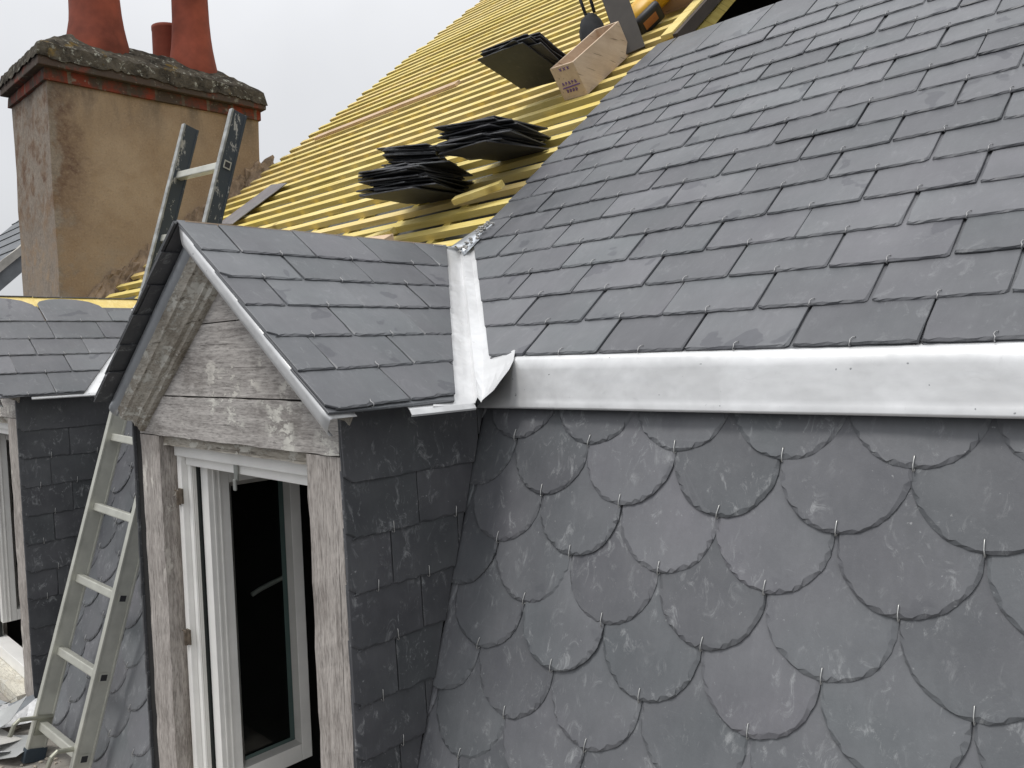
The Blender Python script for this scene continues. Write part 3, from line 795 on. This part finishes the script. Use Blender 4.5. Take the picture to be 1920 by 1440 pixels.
        pts = [(f0, tp), (a0 + a1 * tp - .03, tp), (a0 + a1 * (-LR + .06) - .03, -LR + .06), (f0, -LR + .06)]
        a = [bm.verts.new(V((cx, YR + y, RZ)) + upv * v + Fd.N * n1) for y, v in pts]; b = [bm.verts.new(V((cx, YR + y, RZ)) + upv * v + Fd.N * n0) for y, v in pts]
        bm.faces.new(a); bm.faces.new(b[::-1])
        for i in range(4): bm.faces.new([a[i], b[i], b[(i + 1) % 4], a[(i + 1) % 4]])
        bmesh.ops.recalc_face_normals(bm, faces=list(bm.faces)); link('roof_boarding', bm, W_PALE, d)
        # eave slip of zinc under the slates at the back
        # --- valley flashing: both flanges folded along the valley line
        bm = bmesh.new(); rows = []
        NV = 22
        for i in range(NV + 1):
            v = .0 - (LR - .0) * i / NV
            P = V((cx, YR + vy(v), RZ)) + upv * v                       # on the valley line
            w1 = .13
            row = []
            for j in range(5):                                          # dormer flange, towards the front
                y = vy(v) - w1 * (1 - j / 4)
                row.append(V((cx, YR + y, RZ)) + upv * v + Fd.N * (-.011 + (.0012 * sin(i * 1.3 + j)) - .004 * (j / 4)))
            row.append(P + V((0, 0, .002)))
            ss = (P.z - UO.z) / sin(TU)
            for j in range(1, 6):                                       # main roof flange, towards the side
                wid = .15
                if ss < .02:                                            # free end below the eave, cut to a curve
                    wid = max(.0, .15 * (1 - min(1, max(0, .02 - ss) / .185) ** 1.7))
                xx = P.x + sgn * wid * j / 5
                lift = 0
                if ss < .02: lift = .012 * (j / 5) ** 2 * (1 if ss > -.1 else .5)
                row.append(PU(xx, ss, -.012 + .001 * sin(i + j) + lift))
            rows.append(row)
        sheet(bm, rows, .001); link('valley_flashing', bm, ZINC, d)
        # thin drip strip below the last slates
        bm = bmesh.new(); rows = []
        for i in range(9):
            y = (.20 if first else .12) + (a0 + a1 * -LR - .005 - (.20 if first else .12)) * i / 8
            base = V((cx, YR + y, RZ)) - upv * LR
            rows.append([base + upv * .03 + Fd.N * -.0135, base + Fd.N * (-.0135), base - upv * .012 + Fd.N * -.018, base - upv * .013 + Fd.N * -.022])
        sheet(bm, rows, .001); link('zinc_eave_drip', bm, ZINC, d)
    # ridge: saddle sheet at the back, board on the ridge
    if first:
        bm = bmesh.new(); rows = []
        for i in range(9):
            t = i / 8
            P0 = V((cx - .075 + .0 * t, YR + .905 + .11 * t, RZ - .04 + .055 * t)); P1 = V((cx + .005, YR + .93 + .12 * t, RZ - .004 + .075 * t)); P2 = V((cx + .07, YR + .905 + .16 * t, RZ - .045 + .125 * t))
            rows.append([P0, P0.lerp(P1, .5) + V((0, 0, .006)), P1, P1.lerp(P2, .5) + V((0, 0, .004 + .002 * sin(i * 2))), P2])
        sheet(bm, rows, .0012); link('zinc_saddle', bm, ZINC_EDGE, d, True)
        bm = bmesh.new()
        for q in range(46):                                              # crust of mortar dust and grit on the saddle
            t = R_(0, 1); c = V((cx + .065 + R_(-.03, .012), YR + .90 + .16 * t + R_(-.008, .008), RZ - .042 + .125 * t + .008))
            bmesh.ops.create_icosphere(bm, subdivisions=1, radius=R_(.003, .008), matrix=Matrix.Translation(c) @ Matrix.Diagonal((R_(.7, 1.4), R_(.7, 1.4), .6, 1)))
        link('mortar_crust', bm, plain('grey_grit', (.42, .41, .39), .95, 0, .4, 60, .6), d)
        bm = bmesh.new(); box(bm, V((cx - .012, YR + .02, RZ + .000)), WX, (-.011, 0, -.030), (.011, .86, -.004)); link('ridge_batten', bm, W_PALE, d)
    else:
        al = V((HW, 0, EZ - RZ)).normalized(); nr = V((-al.z, 0, al.x))
        bm = bmesh.new(); box(bm, V((cx, YR + .03, RZ)), (al, V((0, 1, 0)), nr), (.0, 0, -.030), (.10, .93, -.0145)); link('ridge_board', bm, W_BATTEN, d)
    return d
dormer(D1X, True); dormer(D2X, False)

# ------------------------------------------------------------------ chimney
ch = thing('chimney_stack', 'broad chimney stack of brown render with red brick bands, lichened top and terracotta pots', 'chimney', (-6.15, 2.45, GZ))
CX0, CX1, CY0, CY1 = -6.56, -5.76, 1.715, 3.205
bm = bmesh.new()
nz = 16
rings = []
for i in range(nz + 1):
    z = -2.0 + (1.875 + 2.0) * i / nz
    ring = []
    for (xa, ya), (xb, yb_) in (((CX0, CY0), (CX1, CY0)), ((CX1, CY0), (CX1, CY1)), ((CX1, CY1), (CX0, CY1)), ((CX0, CY1), (CX0, CY0))):
        for q in range(8):
            t = q / 8; ring.append(bm.verts.new((xa + (xb - xa) * t + R_(-.004, .004), ya + (yb_ - ya) * t + R_(-.004, .004), z)))
    rings.append(ring)
for i in range(nz):
    for q in range(32): bm.faces.new([rings[i][q], rings[i][(q + 1) % 32], rings[i + 1][(q + 1) % 32], rings[i + 1][q]])
bm.faces.new(rings[-1]); link('rendered_shaft', bm, RENDER, ch)
bm = bmesh.new(); wbox(bm, (CX0 - .02, CY0 - .02, 1.872), (CX1 + .02, CY1 + .02, 1.948), .004, .004); link('lower_brick_band', bm, BRICK, ch)
bm = bmesh.new(); wbox(bm, (CX0 - .03, CY0 - .065, 1.9485), (CX1 + .065, CY1 + .045, 2.025), .006, .006); link('upper_brick_band', bm, BRICK_MOSSY, ch)
bm = bmesh.new()
NX, NY = 30, 56; gv = []
for i in range(NX + 1):
    rr = []
    for j in range(NY + 1):
        x = CX0 - .022 + (CX1 - CX0 + .074) * i / NX; y = CY0 - .052 + (CY1 - CY0 + .086) * j / NY
        ed = min(min(i, NX - i) / NX * .9, min(j, NY - j) / NY * 1.6)
        z = 2.092 + min(ed * .72, .20) + R_(-.008, .008) * (1 if 0 < i < NX and 0 < j < NY else .9)
        rr.append(bm.verts.new((x, y, z)))
    gv.append(rr)
for i in range(NX):
    for j in range(NY): bm.faces.new([gv[i][j], gv[i + 1][j], gv[i + 1][j + 1], gv[i][j + 1]])
rim = [gv[i][0] for i in range(NX + 1)] + [gv[NX][j] for j in range(1, NY + 1)] + [gv[i][NY] for i in range(NX - 1, -1, -1)] + [gv[0][j] for j in range(NY - 1, 0, -1)]
lowv = [bm.verts.new((CX0 - .036 + (v.co.x - CX0 + .022) * (CX1 - CX0 + .110) / (CX1 - CX0 + .074), CY0 - .074 + (v.co.y - CY0 + .052) * (CY1 - CY0 + .126) / (CY1 - CY0 + .086), 1.995 + .010 * sin(v.co.y * 9) + R_(-.010, .010))) for v in rim]
for i in range(len(rim)): bm.faces.new([rim[i], lowv[i], lowv[(i + 1) % len(rim)], rim[(i + 1) % len(rim)]])
bmesh.ops.recalc_face_normals(bm, faces=list(bm.faces)); link('flaunching', bm, LICHEN, ch)
for (x, y, tall, k_) in ((-6.02, 2.135, 1, .90), (-6.02, 2.825, 1, .77), (-6.37, 2.225, 1, .85), (-6.35, 2.80, 0, 1)):
    bm = bmesh.new()
    if tall: pr = [(.245, 2.10), (.240, 2.20), (.226, 2.27), (.212, 2.33), (.196, 2.41), (.184, 2.50), (.175, 2.62), (.168, 2.92), (.18, 2.95), (.18, 3.0), (.15, 3.0), (.145, 2.75)]
    else: pr = [(.137, 2.10), (.135, 2.22), (.132, 2.4), (.130, 2.62), (.133, 2.635), (.133, 2.66), (.11, 2.66), (.105, 2.45)]
    lathe(bm, (x, y, 0), [(r * k_, z) for r, z in pr], 36); link('chimney_pot', bm, TERRA, ch, True)
# broken mortar where the stack meets the battens
bm = bmesh.new(); rows = []
NB = 60
for q in range(NB + 1):
    s_ = .55 + 1.95 * q / NB
    wob = .015 + .05 * abs(sin(q * .9 + sin(q * .37) * 3)) + R_(-.015, .015)
    P = PU(-5.755, s_, 0); r = []
    for k_ in range(9):
        t = k_ / 8
        zz = -.16 + (wob + .18) * t; xx = .012 + .085 * (1 - t) ** 1.2
        r.append(bm.verts.new((P.x + xx + R_(-.016, .016) * (1 - t * .5), P.y + R_(-.012, .012), P.z + zz + R_(-.012, .012))))
    r.append(bm.verts.new((P.x - .03, P.y, P.z + wob + .02)))
    rows.append(r)
for q in range(NB):
    for k_ in range(9): bm.faces.new([rows[q][k_], rows[q + 1][k_], rows[q + 1][k_ + 1], rows[q][k_ + 1]])
bmesh.ops.recalc_face_normals(bm, faces=list(bm.faces))
link('broken_mortar_fillet', bm, MORTAR, ch)

# ------------------------------------------------------------------ ladder
LO = V((-3.3821, .8582, -1.3684)); Lu = V((.0266, .2757, .9609)).normalized(); Lw = V((.996, .0751, -.0491)); Lw = (Lw - Lu * Lw.dot(Lu)).normalized(); Ln = Lw.cross(Lu); LW = .37
ld = thing('ladder', 'aluminium ladder rising between the two dormers with scuffed dark upper rails', 'ladder', LO - Lu * .13)
AX = (Lw, Lu, Ln)
for a in (-.024, LW - .024):
    b = a + .024
    def rail(t0, t1, mat, nm):
        bm = bmesh.new()
        box(bm, LO, AX, (a + .0035, t0, -.033), (b - .0035, t1, .033), bev=.0015)
        box(bm, LO, AX, (a, t0, .0255), (b, t1, .0345), bev=.002, mi=1); box(bm, LO, AX, (a, t0, -.0345), (b, t1, -.0255), bev=.002)
        return link(nm, bm, [mat, ALU if mat is ALU else RAIL_EDGE], ld)
    rail(-.11, 1.63, ALU, 'rail'); rail(1.631, 8.80 * .28, RAIL_DARK, 'upper_rail')
    bm = bmesh.new(); box(bm, LO, AX, (a - .004, -.135, -.038), (b + .004, -.085, .038), bev=.003); link('rubber_foot', bm, plain('blue_black_rubber', (.03, .045, .06), .7), ld)
for i in range(0, 9):
    bm = bmesh.new(); t = i * .28
    box(bm, LO, AX, (-.022, t - .015, -.014), (LW + .0005, t + .015, .014), bev=.004); rg = link('rung', bm, ALU, ld)
    bm = bmesh.new(); box(bm, LO, AX, (LW + .0002, t - .0165, -.0155), (LW + .0010, t + .0165, .0155), bev=.0004); link('rung_collar', bm, ALU, rg)
    bm = bmesh.new(); box(bm, LO, AX, (LW + .0011, t - .011, -.011), (LW + .0015, t + .011, .011), bev=.0002); link('rung_socket', bm, BLKP, rg)
for a in (-.002, LW - .026):
    bm = bmesh.new()
    box(bm, LO, AX, (a - .0005, -.035, -.03), (a + .0035, .040, .024), bev=.001)
    tube(bm, [LO + Lw * a + Lu * .030 + Ln * q for q in (-.030, .04)] + [LO + Lw * a + Lu * .028 + Ln * .088, LO + Lw * a + Lu * .012 + Ln * .102, LO + Lw * a - Lu * .03 + Ln * .108], .0085, 8)
    link('guide_hook', bm, plain('zinc_plated_hook', (.34, .34, .28), .5, .6, .2), ld)

# ------------------------------------------------------------------ things lying on the battens
def slate_slab(name, c, ax, w_, l_, t, mat):
    F = Field(c, ax[0], ax[1], T=t, L=l_, e=9)
    F.add([(a, b - l_ / 2, k) for a, b, k in rect_outline(w_, l_)], 0, 0, lift=0, tilt=0, tail_in=.003)
    return F.done(name, mat, None)
def pile(x, s, n, rotz, pitch, h0, lab_mid, lab_top, lab_bot, grp, spread=.012, w_=.22, l_=.32):
    """pile of slates laid nearly level, its uphill edge resting on the battens"""
    base = PU(x, s, h0); t = .0068
    for i in range(n):
        rz = rotz + R_(-.26, .26)
        ua = V((cos(rz), sin(rz), 0)); va = V((-sin(rz), cos(rz), 0))
        va = (va * cos(pitch) + V((0, 0, 1)) * sin(pitch)).normalized(); ua = (ua - va * ua.dot(va)).normalized(); na = ua.cross(va)
        c = base + na * (t * i) + ua * R_(-spread, spread) + va * R_(-spread, spread)
        o = slate_slab('loose_slate', c, (ua, va), w_ * R_(.98, 1.02), l_ * R_(.98, 1.02), .0055, SLATE_DARK)
        tag(o, lab_top if i == n - 1 else (lab_bot if i == 0 else lab_mid), 'slate', grp)
pile(-2.43, .91, 16, .35, .06, .068, 'dark slate inside the lowest pile on the yellow battens', 'uppermost slate of the lowest pile on the yellow battens', 'bottom slate of the lowest pile on the yellow battens', 'slates in the lowest pile', .042, .25, .36)
pile(-2.68, 1.19, 13, .60, .12, .070, 'dark slate inside the small pile behind and left of the others', 'uppermost slate of the small pile behind and left of the others', 'bottom slate of the small pile behind and left of the others', 'slates in the left pile', .036)
pile(-2.17, 1.12, 15, .24, .08, .080, 'dark slate inside the tallest pile, nearest the finished slating', 'uppermost slate of the tallest pile, nearest the finished slating', 'bottom slate of the tallest pile, nearest the finished slating', 'slates in the right pile', .040, .25, .36)
pile(-2.415, 1.82, 9, -.02, -.22, .155, 'dark slate inside the fanned pile beside the open wooden box', 'uppermost slate of the fanned pile beside the open wooden box', 'brown black bottom slate of the fanned pile beside the open wooden box', 'slates in the fanned pile', .03, .27, .30)

bx = thing('wooden_box', 'long open box of pale plywood with violet marks on its end, lying on the battens', 'box', PU(-2.17, 1.94, -.017))
AXU = (UU, UV_, UN); ra = -.10
bU = (UU * cos(ra) + UV_ * sin(ra)).normalized(); bV = (UV_ * cos(ra) - UU * sin(ra)).normalized(); AXB = (bU, bV, UN); bo = PU(-2.185, 1.745, -.016)
bw, bl, bh, bt = .138, .37, .150, .009
for lo, hi, nm in (((-bw / 2, 0, 0), (bw / 2, bl, bt), 'bottom'), ((-bw / 2, 0, bt), (-bw / 2 + bt, bl, bh), 'side_panel'), ((bw / 2 - bt, 0, bt), (bw / 2, bl, bh), 'side_panel'), ((-bw / 2 + bt, 0, bt), (bw / 2 - bt, bt, bh), 'end_panel'), ((-bw / 2 + bt, bl - bt, bt), (bw / 2 - bt, bl, bh), 'end_panel')):
    bm = bmesh.new(); box(bm, bo, AXB, lo, hi, bev=.001); link(nm, bm, W_PALE, bx)
bm = bmesh.new()                                     # violet marker: a rule with scribbled characters above and below
def ink(u0, v0, u1, v1, wd=.0035):
    a = bo + bU * u0 + UN * v0 - bV * .0012; b = bo + bU * u1 + UN * v1 - bV * .0012; tube(bm, [a, b], wd / 2, 5)
ink(-.045, .052, .055, .056, .006)
for q in range(5):
    u = -.038 + q * .018; ink(u, .064, u + .003, .078); ink(u + .003, .078, u + .009, .064 + (q % 2) * .008); ink(u, .071, u + .008, .071)
for q in range(4):
    u = -.030 + q * .017; ink(u, .030, u + .002, .044); ink(u + .002, .044, u + .010, .040); ink(u + .010, .040, u + .004, .031)
link('marker_writing', bm, INK, bx); bm = bmesh.new()
for q in range(3): ink(-.02 + q * .022, .128, -.008 + q * .022, .140); ink(-.02 + q * .022, .140, -.010 + q * .022, .127)
link('marker_writing', bm, INK, bx)

bm = bmesh.new(); grid_board(bm, PU(0, 2.70, 0), AXU, (-5.35, -.028, NL + .001), (-3.72, .028, NL + .020), 6, .001)
tag(link('plank', bm, W_PINK), 'pinkish bare plank lying along the battens high on the left', 'plank')
o = slate_slab('broken_slate', PU(-4.86, 1.63, .006), ((UU * .97 - UV_ * .23).normalized(), (UV_ * .97 + UU * .23).normalized()), .30, .46, .006, slate_mat('slate_offcut', .3, (.20, .185, .19), (.24, .225, .23), 0))
tag(o, 'long broken grey slate lying on the battens beside the ladder top', 'slate')
bm = bmesh.new(); grid_board(bm, PU(-2.12, .90, .03), ((UU * .97 + UV_ * .22).normalized(), UV_, UN), (-.11, -.014, -.012), (.11, .014, .012), 3, .001)
tag(link('batten_offcut', bm, W_BATTEN), 'short yellow batten offcut sticking out below the tallest slate pile', 'offcut')
bm = bmesh.new(); grid_board(bm, PU(-2.62, .70, .03), ((UU * .97 + UV_ * .2).normalized(), UV_, UN), (-.14, -.014, -.012), (.16, .014, .012), 3, .001)
tag(link('batten_offcut', bm, W_BATTEN), 'short yellow batten offcut lying just under the lowest slate pile', 'offcut')
bm = bmesh.new(); box(bm, V((-2.16, 1.60, .375)), ((V((1, .3, 0))).normalized(), V((-.3, 1, .3)).normalized(), V((0, -.3, 1)).normalized()), (-.05, -.02, -.02), (.05, .05, .012), .006, .002)
tag(link('wood_chip', bm, W_PINK), 'small chip of bare pine showing just over the near dormer ridge', 'wood chip')

# tools by the roof opening
bm = bmesh.new()
P0 = PU(-2.06, 2.09, -.01); ua = V((-.30, -.05, .95)).normalized(); sa = V((.85, .5, .28)); sa = (sa - ua * sa.dot(ua)).normalized(); grid_board(bm, P0, (ua, sa, ua.cross(sa)), (0, -.055, -.009), (.62, .055, .009), 4, .001)
tag(link('leaning_board', bm, GREYB), 'dark grey board standing behind the open wooden box', 'board')
bm = bmesh.new()
c0 = PU(-2.33, 2.24, .06)
bmesh.ops.create_uvsphere(bm, u_segments=20, v_segments=14, radius=.1, matrix=Matrix.Translation(c0) @ Matrix.Rotation(-.2, 4, 'Y') @ Matrix.Diagonal((.62, .62, 1.35, 1)))
for v in bm.verts:
    v.co += V((R_(-.006, .006), R_(-.006, .006), 0))
bg_ = link('tool_bag', bm, CANVAS, None, True); tag(bg_, 'limp black canvas bag hanging between the box and the dark board', 'bag')
bm = bmesh.new(); tube(bm, [c0 + V((-.03, -.02, .12)), c0 + V((-.06, -.02, .2)), c0 + V((-.085, 0, .33))], .008, 8); tube(bm, [c0 + V((.02, -.02, .12)), c0 + V((-.01, -.02, .22)), c0 + V((-.05, 0, .34))], .008, 8); link('strap', bm, CANVAS, bg_, True)

tl = thing('nail_gun', 'yellow power tool with black battery lying beside the roof opening', 'power tool', PU(-2.09, 2.36, 0))
tc_ = PU(-2.12, 2.44, .065); ta = V((.55, .35, .55)).normalized(); tb = V((.8, -.1, -.6)); tb = (tb - ta * tb.dot(ta)).normalized(); tn_ = ta.cross(tb); TA = (tb, ta, tn_)
bm = bmesh.new()
box(bm, tc_, TA, (-.055, -.13, -.05), (.05, .03, .05), bev=.030); box(bm, tc_, TA, (-.040, .02, -.045), (.035, .18, .045), bev=.028); link('motor_housing', bm, YEL, tl, True)
bm = bmesh.new(); box(bm, tc_, TA, (.050, -.115, -.055), (.088, .025, .045), bev=.016); link('battery', bm, BLKP, tl, True)
bm = bmesh.new(); box(bm, tc_, TA, (.0885, -.085, -.03), (.0905, -.01, .015), bev=.0008); link('battery_label', bm, plain('copper_label', (.42, .17, .06), .5), tl)
bm = bmesh.new(); box(bm, tc_, TA, (-.06, .045, -.052), (-.02, .085, .052), bev=.008); tube(bm, [tc_ + ta * .18, tc_ + ta * .26], .022, 12); link('grip_collar', bm, BLKP, tl, True)

cr = thing('nail_crate', 'small brown plywood crate behind the yellow power tool at the top edge', 'crate', PU(-1.97, 2.60, -.016))
co_ = PU(-2.02, 2.52, -.016)
for lo, hi, nm, mt in (((-.11, 0, 0), (.11, .30, .012), 'bottom', CARD), ((-.11, 0, .0125), (-.098, .30, .16), 'side_panel', CARD), ((.098, 0, .0125), (.11, .30, .16), 'side_panel', W_PALE), ((-.0975, 0, .0125), (.0975, .012, .16), 'end_panel', CARD), ((-.0975, .288, .0125), (.0975, .30, .16), 'end_panel', CARD)):
    bm = bmesh.new(); box(bm, co_, AXU, lo, hi, bev=.001); link(nm, bm, mt, cr)

# ------------------------------------------------------------------ rubble on the ledge
def scrap(x, y, z, w_, l_, rz, tx, ty, bend, mat, lab, nm='zinc_offcut', cat='zinc offcut', grp='offcuts of zinc on the ledge'):
    bm = bmesh.new(); rows = []
    mm = Matrix.Translation((x, y, z)) @ Matrix.Rotation(rz, 4, 'Z') @ Matrix.Rotation(tx, 4, 'X') @ Matrix.Rotation(ty, 4, 'Y')
    for i in range(7):
        t = i / 6 - .5
        rows.append([mm @ V((t * w_ + .1 * w_ * (q - .5) * R_(.5, 1), (q - .5) * l_, bend * max(0, t) ** 1.4 + R_(-.001, .001))) for q in (0, .33, .66, 1)])
    sheet(bm, rows, .0015); o = link(nm, bm, mat); tag(o, lab, cat, grp); return o
ZS = zinc_mat('weathered_zinc_scrap', (.50, .51, .50), .5, .5)
scrap(-3.50, .79, LEDZ + .035, .20, .15, .5, .15, -.12, .03, ZS, 'broad dull zinc offcut flat on the ledge beside the ladder foot')
scrap(-3.78, .83, LEDZ + .06, .22, .12, 1.3, .5, .2, .05, ZINC, 'bright folded zinc strip tilted up below the far window sill')
scrap(-3.88, .80, LEDZ + .06, .16, .13, 2.2, -.5, .3, .06, ZS, 'grey zinc offcut half on edge at the left picture border')
scrap(-3.53, .73, LEDZ + .03, .10, .12, 2.6, .1, .4, .02, ZINC, 'small curled zinc sliver in front of the broad dull offcut')
scrap(-3.78, .90, LEDZ + .06, .10, .10, .2, .1, .9, .03, ZINC_EDGE, 'blue grey zinc upstand bent against the far dormer corner')
scrap(-3.20, .74, LEDZ + .02, .16, .12, .9, 0, .05, .01, ZS, 'dusty zinc offcut lying between the ladder feet')
scrap(-3.68, .78, LEDZ + .09, .20, .13, .9, .35, -.35, .05, ZS, 'large grey zinc sheet propped on the other offcuts at the left border')
scrap(-3.60, .74, LEDZ + .055, .16, .13, .3, -.15, .15, .02, plain('pale_sheet_offcut', (.58, .57, .53), .6, .1, .12), 'pale square sheet lying nearest the bottom left corner', 'sheet_offcut', 'sheet offcut', None)
scrap(-3.95, .885, LEDZ + .02, .30, .05, .25, .1, .0, .01, ZINC_EDGE, 'narrow blue grey zinc strip along the foot of the far sill')
bm = bmesh.new(); grid_board(bm, V((-3.58, .655, LEDZ + .03)), ((V((.85, -.45, .02))).normalized(), V((.55, .75, 0)).normalized(), WX[2]), (-.3, -.05, -.012), (.3, .05, .012), 8, .002)
tag(link('brown_board', bm, W_BROWN), 'old brown board lying on the ledge in the bottom left corner', 'board')
bm = bmesh.new()
for q in range(160):
    c = V((R_(-4.0, -2.9), R_(.45, .92), LEDZ + .004)); bmesh.ops.create_icosphere(bm, subdivisions=1, radius=R_(.003, .012), matrix=Matrix.Translation(c) @ Matrix.Rotation(R_(0, 3), 4, 'Z') @ Matrix.Diagonal((R_(.6, 1.8), R_(.5, 1), .5, 1)))
rb = link('rubble', bm, plain('pale_rubble', (.45, .40, .33), .95, 0, .5, 30, .6)); rb['kind'] = 'stuff'

# ------------------------------------------------------------------ neighbour's roof far left
nb_ = thing('neighbouring_house', 'distant house whose plain slate roof and stone verge show left of the chimney', 'house', (-16, 6.2, GZ))
nbx = -14.0                                           # gable verge runs up and away from us in the plane x = nbx
ya, za, yb2, zb2 = 2.3, .45, 6.9, 4.9
dv = V((0, yb2 - ya, zb2 - za)).normalized(); nvn = V((0, -dv.z, dv.y))
bm = bmesh.new(); box(bm, V((nbx, ya, za)), (WX[0], dv, nvn), (-6, -2, -.2), (0, 6.4, 0)); link('roof', bm, plain('old_slate_roof', (.15, .16, .17), .7, 0, .25, 5, .4), nb_)
bm = bmesh.new()
for q in range(20): box(bm, V((nbx, ya, za)), (WX[0], dv, nvn), (-6, -2 + q * .42, .001), (-.12, -1.995 + q * .42, .018))
link('slate_courses', bm, plain('slate_course_edge', (.07, .075, .08), .8), nb_)
bm = bmesh.new(); grid_board(bm, V((nbx, ya, za)), (dv, WX[0], nvn), (-2, -.13, -.01), (6.4, .06, .10), 30, .012); link('stone_verge', bm, STONE, nb_)
bm = bmesh.new(); wbox(bm, (nbx - 6, ya - .6, GZ), (nbx - .05, yb2 + 2, za - 1.2)); link('wall', bm, STONE, nb_)
